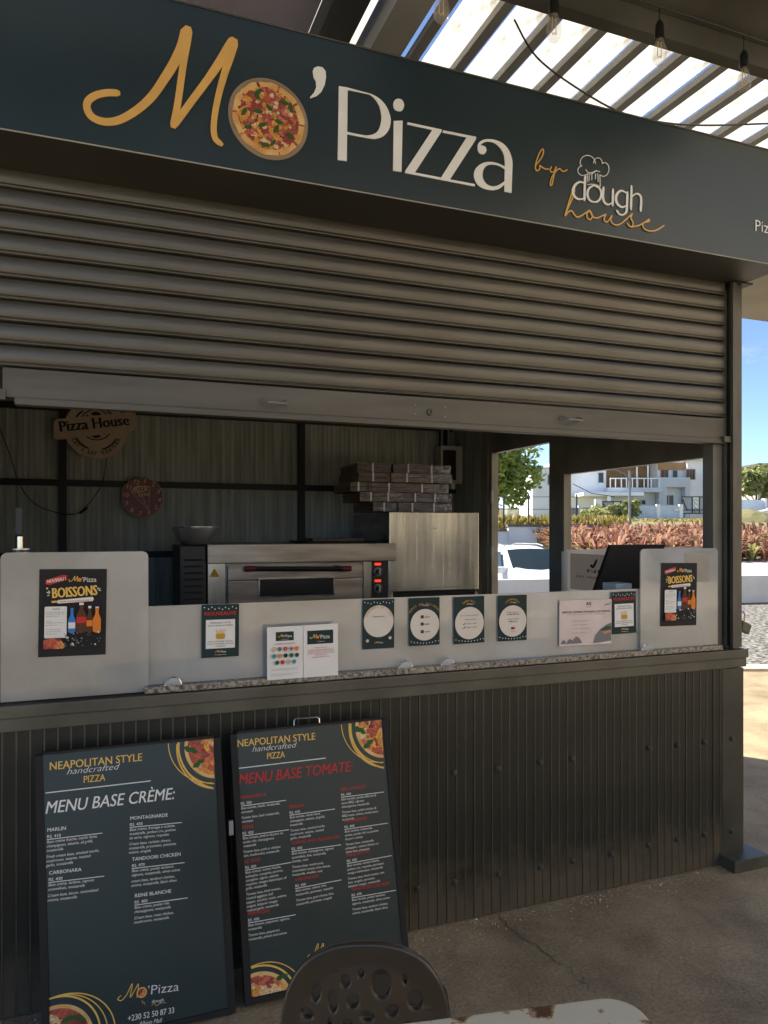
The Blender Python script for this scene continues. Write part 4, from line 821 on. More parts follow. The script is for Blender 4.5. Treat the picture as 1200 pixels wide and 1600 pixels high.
def left_fill(b, face):
    head(b, face, {'neo': [(-0.1545,0.8134),(0.1180,0.8119)], 'hand': [(-0.1054,0.7944),(0.0505,0.7933)], 'piz': [(-0.0567,0.7638),(0.0063,0.7631)], 'rule': [(-0.1639,0.7466),(0.1423,0.7459)]})
    k = MB(); fit(k, 'MENU BASE CRÈME:', *[(-0.1651,0.6850),(0.2185,0.6804)], .052, Z0, shear=.2, bold=.008, res=3); k.build('lettering', 'ink_white', face, local=True)
    c = [(0.3651,0.8557),(0.2202,0.8701),(0.3612,0.7007)]; cor = [(0.3474,0.8596),(0.3652,0.5546)]
    r = c[0][0]-c[1][0]; r = max(r, .06)*1.05
    slice_corner(face, (cor[0][0]+.012, cor[0][1]-.022), .108, (cor[0][0]-.25, .3, cor[0][0]-.0005, cor[0][1]-.001), 120, 280, [(1.16, .0035, 1.0, 0, 0), (1.28, .0045, 1.02, .006, .0), (1.36, .003, .96, -.012, .02), (1.46, .006, 1.0, .03, .012)], [(cor[0][0]-.075, cor[0][1]-.03, .026, -25), (cor[0][0]-.05, cor[0][1]-.075, .024, 30)], 0)
    L = [(*[(-0.1602,0.6317),(-0.0018,0.6283)], 'MARLIN', 'RS. 410', ['Base crème fraiche, marlin fumé,', 'champignon, sésame, ail grillé,', 'mozzarella', '', 'Fresh cream base, smoked marlin,', 'mushroom, sesame, roasted', 'garlic, mozzarella']),
         (*[(0.0797,0.6336),(0.2408,0.6267)], 'MONTAGNARDE', 'RS. 430', ['Base crème, fromage à raclette,', 'mozzarella, jambon cru, pomme', 'de terre, oignons, roquette', '', 'Cream base, raclette cheese,', 'mozzarella, prosciutto, potatoes,', 'onions, arugula']),
         (*[(0.0852,0.5094),(0.2468,0.5024)], 'TANDOORI CHICKEN', 'RS. 470', ['Base crème, poulet tandoori,', 'oignons, mozzarella, olives noires', '', 'cream base, tandoori chicken,', 'onions, mozzarella, black olives']),
         (*[(-0.1541,0.5068),(0.0042,0.5001)], 'CARBONARA', 'RS. 430', ['Base crème, lardons, oignons', 'caramélisés, mozzarella', '', 'Cream base, bacon, caramelized', 'onions, mozzarella']),
         (*[(0.0922,0.3999),(0.2540,0.3943)], 'REINE BLANCHE', 'RS. 400', ['Base crème, poulet rôti,', 'champignons, mozzarella', '', 'Cream base, roast chicken,', 'mushrooms, mozzarella'])]
    items(face, L, ('ink_white',))
    small_logo(face, *[(0.0423,0.1234),(0.2218,0.1093)])
    k = MB(); fit(k, '+230 52 50 87 33', *[(0.0705,0.0491),(0.2067,0.0434)], .024, Z0, bold=.01); fit(k, 'Albion Mall', *[(0.1012,0.0288),(0.1706,0.0250)], .018, Z0, shear=.3); k.build('lettering', 'ink_white', face, local=True)
    q = [(-0.1452,0.1582),(-0.1435,0.0843)]
    slice_corner(face, (q[0][0]+.015, q[0][1]-.125), .105, (q[0][0]-.02, .03, q[0][0]+.4, q[0][1]+.01), 0, 180, [(1.17, .005, 1.0, 0, .004), (1.26, .003, 1.0, .012, -.004), (1.38, .0035, .9, .02, .0)], [(q[0][0]+.05, q[0][1]-.065, .022, 12), (q[0][0]+.08, q[0][1]-.07, .02, -20)], 0)
def right_fill(b, face):
    head(b, face, {'neo': [(0.4266,0.8230),(0.6992,0.8203)], 'hand': [(0.4756,0.8015),(0.6321,0.8007)], 'piz': [(0.5259,0.7719),(0.5878,0.7714)], 'rule': [(0.4256,0.7529),(0.7322,0.7532)]})
    k = MB(); fit(k, 'MENU BASE TOMATE:', *[(0.4271,0.6992),(0.8320,0.6984)], .050, Z0, shear=.2, bold=.008, res=3); k.build('lettering', 'ink_red', face, local=True)
    cor = [(0.9518,0.8658),(0.9555,0.6928)]
    slice_corner(face, (cor[0][0]+.010, cor[0][1]-.024), .112, (cor[0][0]-.25, .3, cor[0][0]-.0005, cor[0][1]-.001), 120, 280, [(1.15, .0035, 1.0, 0, 0), (1.27, .0045, 1.02, .006, .0), (1.36, .003, .96, -.012, .02), (1.46, .006, 1.0, .03, .012)], [(cor[0][0]-.085, cor[0][1]-.03, .028, -30), (cor[0][0]-.055, cor[0][1]-.08, .026, 35)], 0)
    L = [(*[(0.4310,0.6526),(0.5857,0.6519)], 'MARGHERITA', 'RS. 350', ['Base tomate, basilic, mozzarella,', 'parmesan', '', 'Tomato base, basil, mozzarella,', 'parmesan']),
         (*[(0.5961,0.6011),(0.7585,0.6007)], 'MARLIN', 'RS. 410', ['Base tomate, marlin fumé,', 'champignon, sésame, ail grillé,', 'mozzarella', '', 'Tomato base, smoked marlin,', 'mushroom, sesame, roasted', 'garlic, mozzarella']),
         (*[(0.7833,0.6363),(0.9453,0.6347)], 'BBQ CHICKEN', 'RS. 430', ['Base tomate, poulet effiloché &', 'sauce BBQ, oignons,', 'champignons, mozzarella', '', 'Tomato base, pulled chicken &', 'BBQ sauce, onions, mushrooms,', 'mozzarella']),
         (*[(0.4343,0.5567),(0.5920,0.5549)], 'REINE', 'RS. 420', ['Base tomate, jambon de porc ou', 'poulet rôti, champignons,', 'mozzarella', '', 'Tomato base, pork or chicken', 'ham, mushrooms, mozzarella']),
         (*[(0.7900,0.5277),(0.9525,0.5267)], 'HAWAIENNE', 'RS. 400', ['Base tomate, mozzarella,', 'ananas, poulet rôti ou jambon', 'de porc, ananas', '', 'Tomato base, mozzarella,', 'pineapple, roasted chicken or', 'white ham, pineapple']),
         (*[(0.5988,0.4834),(0.7748,0.4792)], 'CHÈVRE AND MUSHROOM', 'RS. 430', ['Base tomate, champignons, oignons', 'caramélisés, brie, mozzarella,', 'cheddar, noix', '', 'Tomato base, mushrooms,', 'caramelized onions, brie cheese,', 'mozzarella, cheddar, nuts']),
         (*[(0.4394,0.4478),(0.5958,0.4489)], 'LE VÉGÉ', 'RS. 450', ['Base tomate, tomate fraiche,', 'aubergine, courgette, poivron,', 'courgette, oignon, sésame,', 'roquette, vinaigre balsamique, ail', 'grillé, mozzarella', '', 'Tomato base, fresh tomato,', 'roasted eggplant, bell', 'pepper, zucchini, onion, sesame,', 'arugula, balsamic vinegar,', 'roasted garlic, mozzarella']),
         (*[(0.7919,0.4142),(0.9592,0.4154)], 'PROSCIUTTO', 'RS. 430', ['Base tomate, tomate fraiche,', 'jambon cru, roquette, parmesan,', 'vinaigre balsamique, mozzarella', '', 'Tomato base, fresh tomato, raw', 'ham, arugula, parmesan,', 'balsamic vinegar, mozzarella']),
         (*[(0.6058,0.3633),(0.7687,0.3649)], '4 FROMAGES', 'RS. 430', ['Base tomate, chèvre, brie,', 'mozzarella, parmesan, roquette', '', 'Tomato base, goat cheese, brie,', 'mozzarella, parmesan, arugula']),
         (*[(0.8033,0.3006),(0.9684,0.2980)], 'TANDOORI CHICKEN', 'RS. 470', ['Base tomate, poulet tandoori,', 'oignons, mozzarella, olives noires', '', 'Tomato base, tandoori chicken,', 'onions, mozzarella, black olives']),
         (*[(0.4442,0.2840),(0.6043,0.2816)], 'PEPPERONI', 'RS. 430', ['Base tomate, pepperoni, oignons,', 'mozzarella', '', 'Tomato base, pepperoni,', 'mozzarella, piment and onions'])]
    items(face, L, ('ink_red',), .0128)
    small_logo(face, *[(0.6372,0.1230),(0.8176,0.1239)])
    q = [(0.4502,0.1282),(0.4520,0.0324)]
    slice_corner(face, (q[0][0]+.02, q[0][1]-.135), .115, (q[0][0]-.004, .036, q[0][0]+.3, q[0][1]+.02), 0, 180, [(1.12, .006, 1.0, 0, .004), (1.25, .003, 1.0, .015, -.004)], [(q[0][0]+.10, q[0][1]-.05, .022, 10), (q[0][0]+.13, q[0][1]-.09, .02, 60)], 0)
menu_board('leaning dark green menu board headed in white, the cream base one', -.175, .347, [(-.175, .860), (.347, .860), (.374, .022), (-.143, .022)], left_fill)
rb = menu_board('leaning dark green menu board with red heading and a carrying handle, tomato base', .425, .954, [(.425, .866), (.954, .866), (.982, .034), (.450, .034)], right_fill)
hp = [(0.6291,0.8738),(0.7205,0.8717)]; h = MB(); a, b = hp; h.tube([(a[0], a[1]-.012, -.004), (a[0], a[1]+.016, -.004), (a[0]+.006, a[1]+.022, -.004), (b[0]-.006, b[1]+.022, -.004), (b[0], b[1]+.016, -.004), (b[0], b[1]-.012, -.004)], .0032, 8); h.build('carrying_handle', 'chrome', rb, True, local=True)
q = [(0.4079,0.5689)]; h = MB(); h.box(q[0][0]-.018, q[0][0]-.004, q[0][1]-.025, q[0][1]+.02, .0, .02); h.build('latch', 'galvanised', rb, local=True)
def recentre(o, x):
    for ch in bpy.data.objects:
        if ch.parent == o: ch.location.x -= x
    o.location.x += x
for o in [o for o in bpy.data.objects if o.name.startswith('menu_board')]: recentre(o, .10 if o != rb else .70)

# ================================================================== INSIDE THE KIOSK
ov = thing('deck_oven', 'stainless deck oven with long handle and viewing window', 'oven', (1.22, 2.4, .93))
def ob(name, m, *b, parent=None, bevel=0): return MB().box(*b).build(name, m, parent or ov, bevel=bevel)
ob('body', 'oven_steel', .61, 1.83, 2.03, 2.80, .93, 1.34)
ob('hood', 'oven_steel', .597, 1.842, 1.955, 2.80, 1.343, 1.460, bevel=.004)
ob('side_column', 'stainless', .605, .708, 2.0, 2.029, .95, 1.340)
ob('side_column', 'stainless', 1.625, 1.680, 2.0, 2.029, .95, 1.340); ob('side_column', 'stainless', 1.80, 1.836, 2.0, 2.029, .95, 1.340)
d1 = ob('door', 'oven_steel', .725, 1.61, 1.985, 2.028, 1.235, 1.325, bevel=.003)
d2 = ob('door', 'oven_steel', .725, 1.61, 1.985, 2.028, .985, 1.228, bevel=.003)
a, b = [(0.8544,1.3081),(1.4848,1.2961)]; h = MB(); h.tube([(a[0], 1.945, a[1]), (b[0], 1.945, b[1])], .016, 10); hd = h.build('door_handle', 'black_plastic', d1)
for q in (a, b): h = MB(); h.lathe([(.0175, -.032), (.0175, .032)], (q[0], 1.945, q[1]), 12, 'x'); h.build('handle_end', 'clock_red', hd); 
for q in (a[0]+.06, b[0]-.06): h = MB(); h.box(q-.012, q+.012, 1.945, 1.99, a[1]-.01, a[1]+.01); h.build('bracket', 'black_plastic', hd)
a, b = [(0.9233,1.2378),(1.4053,1.1294)]; ob('window_frame', 'chrome', a[0]-.01, b[0]+.01, 1.976, 1.984, b[1]-.010, a[1]+.010, parent=d2); ob('window_pane', 'dark_glass', a[0], b[0], 1.972, 1.9755, b[1], a[1], parent=d2)
cp = ob('control_panel', 'black_plastic', 1.682, 1.798, 1.998, 2.03, .96, 1.338)
for (x, z) in [(1.7242,1.2701),(1.7242,1.1581)]:
    h = MB(); h.lathe([(.030, 0), (.030, -.006), (.026, -.008)], (x, 1.997, z), 18, 'y'); kn = h.build('dial', 'galvanised', cp)
    h = MB(); h.lathe([(.019, 0), (.017, -.028), (.0, -.028)], (x, 1.988, z), 14, 'y'); h.build('knob', 'black_plastic', kn)
    h = MB(); h.box(x-.003, x+.003, 1.957, 1.9595, z-.014, z+.016); h.build('pointer', 'ink_white', kn)
    h = MB(); h.box(x-.022, x+.022, 1.994, 1.9975, z+.042, z+.058); h.build('display', 'display_red', cp)
a = [(0.6442,1.2843)][0]; h = MB(); h.prism([(a[0]-.032, a[1]-.026), (a[0]+.032, a[1]-.026), (a[0], a[1]+.028)], 1.9985, 1.9975); h.build('warning_triangle', 'ink_amber', ov)
for x in (.66, 1.78):
    for y in (2.08, 2.74): ob('leg', 'black_steel', x-.02, x+.02, y-.02, y+.02, .03, .928)
tr_ = thing('peel_board', 'flat dark board with pale flour crust lying on the oven hood', 'board', (1.52, 2.35, 1.461)); h = MB(); h.prism(rrect(1.24, 2.15, 1.78, 2.55, .05), 1.462, 1.474, 'z'); h.build('plank', 'matte_black', tr_); h = MB(); h.prism([(1.32+.18*k/4 + (.02 if k % 2 else 0), 2.17) for k in range(5)] + [(1.70, 2.2), (1.72, 2.45), (1.35, 2.48)], 1.4745, 1.492, 'z'); h.build('bread_sheet', 'cardboard', tr_)
# dark duct cabinet and bowl
dc = thing('dark_cabinet', 'narrow dark cabinet beside the oven with steel bowl on top', 'cabinet', (.51, 2.2, .03))
MB().box(.436, .592, 1.99, 2.50, .03, 1.452).build('carcass', 'black_plastic', dc, bevel=.006)
for k in range(7): MB().box(.46, .57, 1.986, 1.9895, 1.36-k*.04, 1.372-k*.04).build('vent_slot', 'matte_black', dc)
MB().box(.44, .588, 1.984, 1.989, .60, 1.02).build('door', 'black_plastic', dc)
bl = thing('mixing_bowl', 'round stainless mixing bowl on the dark cabinet', 'bowl', (.545, 2.15, 1.453))
h = MB(); h.lathe([(.0, 0), (.065, 0), (.085, .012), (.115, .045), (.135, .085), (.140, .112), (.150, .115), (.150, .118), (.137, .118), (.130, .085), (.108, .047), (.08, .018), (.0, .006)], (.545, 2.15, 1.4525), 36); h.build('bowl_shell', 'bowl_steel', bl, True)
# steel refrigerator
fr = thing('refrigerator', 'plain stainless upright refrigerator under the stack of boxes', 'refrigerator', (2.15, 2.3, .03))
MB().box(1.815, 2.478, 2.035, 2.78, .10, 1.665).build('cabinet', 'stainless_dull', fr)
fd = MB().box(1.806, 2.486, 1.99, 2.03, 1.130, 1.672).build('door', 'stainless', fr, bevel=.004)
fd2 = MB().box(1.806, 2.486, 1.99, 2.03, .14, 1.085).build('door', 'stainless', fr, bevel=.004)
MB().box(1.82, 2.47, 2.012, 2.032, 1.088, 1.126).build('door_gap', 'matte_black', fr)
MB().box(2.455, 2.475, 1.985, 2.01, 1.092, 1.112).build('hinge', 'galvanised', fr)
MB().box(1.83, 2.47, 1.9865, 1.9895, 1.150, 1.153).build('door_seam', 'galvanised', fd); MB().box(2.12, 2.16, 1.9875, 1.9897, 1.556, 1.566).build('badge', 'chrome', fd)
for x in (1.86, 2.43):
    for y in (2.08, 2.72): MB().box(x-.025, x+.025, y-.025, y+.025, .03, .0995).build('foot', 'black_plastic', fr)
# pizza boxes, each in cling film
bx_l = ['topmost', 'second from the top', 'third from the top', 'fourth from the top', 'lowest']
offs = [(1.60, 2.28), (1.585, 2.275), (1.545, 2.27), (1.605, 2.285), (1.70, 2.29)]
for k in range(5):
    z = 1.675 + (4-k)*.0665; xa, xb = offs[k]; cut_ = xa + (xb-xa)*(.36, .34, .17, .45, .30)[k]
    for side, (p, q) in enumerate(((xa, cut_-.006), (cut_+.006, xb))):
        bxo = thing('pizza_box', 'film-wrapped brown pizza box, %s of its stack on the refrigerator, %s half' % (bx_l[k], ('oven-side', 'window-side')[side]), 'pizza box', ((p+q)/2, 2.24, z), group='stacked pizza boxes')
        y0 = 2.02 + random.uniform(-.03, .03); bxo.rotation_euler.z = random.uniform(-.028, .028)
        MB().box(p, q, y0, y0+.40, z, z+.030).build('tray', 'cardboard', bxo, bevel=.003); MB().box(p-.001, q+.001, y0-.002, y0+.402, z+.0315, z+.060).build('lid', 'cardboard', bxo, bevel=.004)
        f = MB().box(p-.005, q+.005, y0-.008, y0+.408, z-.0006, z+.0645).build('film_wrap', 'film', bxo, bevel=.008)
        for sx in ([p+(q-p)*.45] if q-p < .3 else [p+(q-p)*.25, p+(q-p)*.66]): MB().box(sx-.006, sx+.006, y0-.0095, y0-.0085, z+.001, z+.062).build('film_seam', 'white_plastic', bxo)
# fuse box with conduits
eb = thing('fuse_box', 'grey wall-mounted fuse box with dark door above the refrigerator corner', 'fuse box', (2.66, 2.80, 1.90))
MB().box(2.56, 2.752, 2.76, 2.868, 1.93, 2.235).build('casing', 'box_grey', eb, bevel=.004); MB().box(2.575, 2.69, 2.750, 2.7595, 1.955, 2.20).build('door', 'black_plastic', eb, bevel=.003); MB().box(2.655, 2.69, 2.77, 2.80, 1.885, 1.929).build('cable_gland', 'white_plastic', eb)
for x in (2.60, 2.66, 2.71): h = MB(); h.tube([(x, 2.83, 2.236), (x, 2.83, 2.66)], .011); h.build('conduit', 'galvanised', eb)
# wall clock
cc = [(0.2592,1.7820),(0.4032,1.7843)]
ck = thing('wall_clock', 'round dark red wall clock with pale numerals and pizza slice', 'clock', (cc[0][0], 2.865, cc[0][1]), (R(90), 0, 0)); r = cc[1][0]-cc[0][0]
mb = MB(); mb.lathe([(r*.96, -.01), (r, .0), (r, .016), (r*.95, .022)], (0, 0, 0), 40); mb.build('rim', 'tan_board', ck, True, local=True)
mb = MB(); poly(mb, disc(0, 0, r*.95, 40), .0225); mb.build('dial', 'clock_red', ck, local=True)
mb = MB()
for k in range(12):
    a = R(90-30*(k+1)+22); text(mb, str(k+1), r*.80*math.cos(a), r*.80*math.sin(a)-.015, .044, .0235, rot=-R(22)+R(9), align='CENTER', bold=.02)
ribbon(mb, [(-.70*r*.72, .34*r*.72), (-.25*r, .52*r), (.35*r, .50*r)], .007, .0235, 0, 0); ribbon(mb, [(-.50*r, .24*r), (.30*r, -.62*r), (.36*r, .50*r)], .006, .0239, 0, 0, 0)
text(mb, 'PIZZA', -.05*r, .24*r, .062, .0243, rot=R(12), align='CENTER', width=.62*r, bold=.03); text(mb, 'time', .10*r, .05*r, .045, .0243, rot=R(10), align='CENTER', bold=.02); mb.build('numerals', 'ink_cream', ck, local=True)
mb = MB(); ribbon(mb, [(0, .05*r), (.30*r, -.62*r)], .006, .026, 0, .001, 0); mb.build('minute_hand', 'tan_board', ck, local=True); mb = MB(); ribbon(mb, [(0, .05*r), (.12*r, -.30*r)], .008, .0268, 0, .001, 0); mb.build('hour_hand', 'tan_board', ck, local=True)
# cut-out wall sign
ws = thing('wall_sign', 'round tan cut-out wall sign with a name band across it', 'sign', (-.045, 2.865, 2.25), (R(90), 0, 0))
mb = MB(); poly(mb, disc(0, 0, .205, 48), .012, .012); sgn = mb.build('round_board', 'tan_board', ws, local=True)
mb = MB(); bandp = [(-.27, -.075), (-.24, -.085), (.245, .0), (.262, .02), (.262, .12), (.245, .135), (-.25, .055), (-.268, .04)]; poly(mb, bandp, .018, .0055); nb = mb.build('name_band', 'tan_board', ws, local=True)
mb = MB(); text(mb, 'Pizza House', -.005, .005, .105, .0187, rot=R(9), align='CENTER', width=.45, bold=.04); mb.build('lettering', 'ink_black', nb, local=True)
mb = MB()
for a0, a1, rr in ((25, 65, .165), (125, 160, .165), (200, 250, .16), (285, 335, .16)): ribbon(mb, arc(0, 0, rr*.9, rr*.9, a0, a1, 8), .012, .0127, 0, 0, 0)
for cx_, cy_ in ((0, .03),):
    ribbon(mb, disc(cx_, cy_, .105, 30)+[(cx_+.105, cy_)], .008, .0131, 0, 0, 0)
    for k in range(6): a = R(60*k+8); b2 = R(60*k+52); poly(mb, [(cx_+.02*math.cos((a+b2)/2), cy_+.02*math.sin((a+b2)/2)), (cx_+.088*math.cos(a), cy_+.088*math.sin(a)), (cx_+.094*math.cos((a+b2)/2), cy_+.094*math.sin((a+b2)/2)), (cx_+.088*math.cos(b2), cy_+.088*math.sin(b2))], .0127)
for k, ch in enumerate("LET'S EAT TOGETHER"): a = R(207+ (338-207)*k/17); text(mb, ch, .172*math.cos(a), .172*math.sin(a)-.008, .036, .0129, rot=a+R(90), align='CENTER', bold=.03)
mb.build('cut_out', 'ink_black', sgn, local=True)
wr = MB(); wr.tube(spline([(.02, 2.868, 2.05), (.01, 2.86, 1.95), (-.02, 2.862, 1.84), (-.14, 2.858, 1.68), (-.25, 2.852, 1.66), (-.42, 2.86, 1.72), (-.52, 2.862, 1.85), (-.58, 2.86, 2.05), (-.66, 2.862, 2.30), (-.66, 2.864, 2.5)], 5), .0035, 6)
tag(wr.build('power_cable', 'black_plastic'), 'thin black cable drooping below the tan wall sign', 'cable')
mb = MB(); mb.tube([(-.10, 2.858, 1.705), (-.15, 2.857, 1.665)], .008, 8); mb.build('inline_switch', 'black_plastic', bpy.data.objects['power_cable'])
# knife at the dim end
kn = thing('kitchen_knife', 'black handled knife standing upright in a steel holder behind the tall guard', 'knife', (-.263, .12, 1.021))
h = MB(); h.prism(rrect(-.272, 1.535, -.252, 1.625, .008), .115, .130); h.build('handle', 'black_plastic', kn); h = MB(); h.lathe([(.013, 0), (.013, .04), (.008, .045)], (-.262, .122, 1.488), 10); h.build('bolster', 'chrome', kn); h = MB(); h.lathe([(.03, 0), (.03, .455), (.034, .462), (.034, .467), (.0, .467)], (-.262, .122, 1.0215), 18); h.build('holder', 'stainless', kn); MB().box(-.268, -.256, .1205, .1235, 1.20, 1.49).build('blade', 'chrome', kn)
# till screen seen from behind
mo = thing('till_screen', 'black till screen seen from behind on the counter by the side window', 'screen', (2.42, .33, 1.0215))
h = MB(); h.add([(2.237, .36, 1.235), (2.60, .36, 1.235), (2.622, .30, 1.478), (2.292, .30, 1.478), (2.237, .385, 1.235), (2.60, .385, 1.235), (2.622, .325, 1.478), (2.292, .325, 1.478)], [(0,1,2,3),(7,6,5,4),(0,4,5,1),(1,5,6,2),(2,6,7,3),(3,7,4,0)]); h.build('casing', 'matte_black', mo, fix=True, bevel=.006)
MB().box(2.50, 2.553, .318, .3225, 1.408, 1.418).build('brand_strip', 'galvanised', mo); MB().box(2.38, 2.46, .34, .375, 1.06, 1.26).build('neck', 'black_plastic', mo); MB().box(2.30, 2.54, .25, .45, 1.0215, 1.045).build('foot', 'black_plastic', mo)
rp = MB(); rp.box(2.21, 2.30, .16, .26, 1.0215, 1.302); tag(rp.build('receipt_printer', 'white_plastic', bevel=.006), 'small white device peeping over the low guard under the screen', 'printer')
S = Sheet('side_notice', 'grey notice with dark mark on the side guard behind the till screen', 'notice', [(0, .22), (.62, .22), (.62, 0), (0, 0)], 0, 'backlit_paper'); S.text('ink_black', 'NB', .40, .50, .13, .26, bold=.03); S.line('tick_mark', 'ink_black', [(.33, .30), (.37, .33), (.42, .15)], .03); S.text('ink_black', 'NO. HORS SERVICE', .45, .66, .09, .7, bold=.02); S.done()
S.obj.location = (2.7125, 1.22, 1.185); S.obj.rotation_euler = (R(90), 0, R(-90))
wt = MB(); wt.box(2.70, 2.7115, 1.245, 1.30, 1.0, 1.415); tag(wt.build('white_edging', 'thin_acrylic', bevel=.004), 'white vertical edging strip at the end of the side guard', 'edging')
# goods behind the low frosted guard
for nm, x0, x1, z1, m, lb in (('yellow_tub', 1.28, 1.42, 1.16, 'ink_amber', 'yellow tub dimly seen through the low guard'), ('green_tub', 1.46, 1.66, 1.14, 'ink_teal', 'green tub dimly seen through the low guard')): pass
# padlock on the corner post
pd = thing('padlock', 'open padlock hanging from the outer face of the corner post', 'padlock', (2.815, .01, 1.09))
h = MB(); h.tube([(2.803, .01, 1.118), (2.804, .01, 1.150), (2.812, .01, 1.164), (2.824, .01, 1.164), (2.832, .01, 1.150), (2.832, .01, 1.115)], .0045, 8); h.build('shackle', 'chrome', pd, True)
h = MB(); pb = [(2.806, 1.125), (2.862, 1.100), (2.845, 1.056), (2.802, 1.078)]; h.prism(pb, -.004, .024); h.build('lock_body', 'olive_trim', pd, fix=True, bevel=.004)

# ================================================================== ROOF STRUCTURES
pg = thing('pergola_roof', 'slatted pergola roof with dark rafters and dirty translucent panels', 'pergola', (2.2, .5, 3.45))
ra = MB().box(-.021, .021, -1.05, 1.65, 0, .030); rme = ra.mesh('rafter', 'rafter_grey')
pa = MB().box(.060, .186, -1.05, 1.65, .040, .045); pme = pa.mesh('panel', 'polycarbonate')
x = 1.17
while x < 5.0:
    inst(rme, 'rafter', pg, (x-2.2, 0, 0)); inst(pme, 'panel', pg, (x-2.2+random.uniform(-.004, .004), 0, random.uniform(-.004, .004)), (0, random.uniform(-.02, .02), 0)); x += .202
MB().box(1.10, 5.0, 2.15, 2.27, 3.36, 3.449).build('end_beam', 'roof_steel', pg); MB().box(1.10, 5.0, -.548, -.43, 3.36, 3.449).build('end_beam', 'roof_steel', pg)
cn = thing('canopy', 'dark flat canopy over the seating with a steel edge beam', 'canopy', (1.5, -2.5, 3.25))
MB().box(-6, 2.45, -.60, -.551, 3.245, 3.46).build('edge_beam', 'roof_steel', cn); MB().box(-6, 2.45, -2.5, -.602, 3.325, 3.46).build('deck', 'roof_steel', cn)
for x in (-5.8, -2.4): MB().box(x-.05, x+.05, -2.4, -2.3, 0, 3.324).build('column', 'roof_steel', cn)
cl_ = thing('ceiling', 'lilac grey ceiling panel with steel cross beam above the signboard', 'ceiling', (-.5, 1.4, 3.6))
MB().box(-3.0, .79, -.15, 3.0, 3.602, 3.64).build('ceiling_panel', 'lilac_panel', cl_); MB().box(.80, .93, -.30, 3.0, 3.52, 3.70).build('cross_beam', 'roof_steel', cl_); MB().box(.99, 1.12, -.55, 3.0, 3.46, 3.66).build('cross_beam', 'roof_light', cl_); MB().box(-3.0, .79, -.19, -.152, 3.50, 3.66).build('edge_beam', 'roof_steel', cl_)
sr = thing('side_roof', 'pale roof soffit running back beyond the corner post', 'roof', (4.0, .5, 2.72))
MB().box(2.845, 7.0, -.185, .46, 2.722, 2.80).build('soffit', 'roof_light', sr); MB().box(2.845, 7.0, .463, .62, 2.80, 2.98).build('fascia', 'roof_steel', sr); MB().box(2.845, 7.0, .622, .70, 2.835, 2.98).build('gutter', 'roof_light', sr)
# festoon lights
fs = thing('festoon_lights', 'string of clear bulbs on black sockets hanging under the canopy edge', 'string lights', (1.5, -.72, 3.25))
bulbs = [(.898, 3.03), (1.275, 3.067), (1.675, 3.09), (2.035, 3.078)]
h = MB(); h.tube(spline([(.3, -.69, 3.22), (.898, -.72, 3.205), (1.275, -.72, 3.235), (1.675, -.72, 3.238), (2.035, -.72, 3.236), (2.6, -.70, 3.24)], 8), .0028, 6); h.build('cable', 'black_plastic', fs, True)
for x, z in bulbs:
    top = {.898: 3.206, 1.275: 3.235, 1.675: 3.238, 2.035: 3.236}[x]
    h = MB(); h.tube([(x, -.72, top), (x, -.72, z+.10)], .0018, 6); h.build('drop_wire', 'black_plastic', fs)
    h = MB(); h.lathe([(.0, .105), (.008, .10), (.013, .088), (.0155, .06), (.0155, .042), (.0, .042)], (x, -.72, z), 12); h.build('socket', 'black_plastic', fs, True)
    h = MB(); h.lathe([(.012, .0415), (.014, .03), (.021, .012), (.0235, -.006), (.021, -.024), (.012, -.037), (.0, -.041)], (x, -.72, z), 16); bu = h.build('bulb', 'bulb_glass', fs, True)
    h = MB(); h.tube([(x-.006, -.72, z+.035), (x-.008, -.72, z-.01), (x-.003, -.72, z-.018), (x+.003, -.72, z-.010), (x+.007, -.72, z-.016), (x+.006, -.72, z+.035)], .0012, 5); h.build('filament', 'ink_gold', bu)
wc = MB(); wc.tube(spline([(1.42, -.25, 3.44), (1.55, -.2, 3.36), (1.78, -.15, 3.315), (2.02, -.12, 3.285), (2.25, -.12, 3.29), (2.5, -.12, 3.33), (2.9, -.12, 3.42)], 6), .004, 6); tag(wc.build('overhead_cable', 'black_plastic'), 'black cable sagging below the pergola rafters', 'cable')

# ================================================================== CHAIR AND TABLE IN FRONT
CD = 1.40; kx = CD/1140
ch = thing('patio_chair', 'brown patio chair with round back pierced by oval holes', 'chair', W(-.037, CD+.2, 0), (0, 0, STREET))
cu = bpy.data.curves.new('c', 'CURVE'); cu.dimensions = '2D'; cu.fill_mode = 'BOTH'; cu.extrude = .006; cu.bevel_depth = .004; cu.bevel_resolution = 2
def spl(pts):
    s = cu.splines.new('POLY'); s.points.add(len(pts)-1); s.use_cyclic_u = True
    for p, q in zip(s.points, pts): p.co = (q[0], q[1], 0, 1)
def hp_(a, b): u = 350+a/3.4286; v = 1320+b/3.4286; return ((u-571)*kx, (1478-v)*kx)
spl([((.163*abs(math.cos(t))**.82*math.copysign(1, math.cos(t))), -.185+.185*abs(math.sin(t))**.85*math.copysign(1, math.sin(t))) for t in [i*6.2832/72 for i in range(72)]])
holes = [(490,812,34,56,8),(583,845,36,70,-4),(650,742,36,44,0),(735,700,26,32,0),(845,755,62,88,-8),(975,735,20,42,-8),(693,843,42,46,10),(905,893,44,42,20),(1030,852,48,62,-25),(440,922,46,34,20),(770,918,48,36,15),(662,960,36,36,0),(565,958,20,34,0),(985,980,44,34,0),(1090,975,22,26,0),(880,1010,40,36,0),(500,1030,44,40,0),(600,1055,38,36,0),(740,1040,50,46,0),(1060,1080,44,46,0),(960,1090,32,34,0),(850,1120,42,40,0),(540,1140,44,42,0),(670,1150,40,44,0),(770,1180,36,30,0),(900,1230,40,34,0),(1000,1180,30,32,0),(620,1250,44,34,0),(740,1280,44,30,0)]
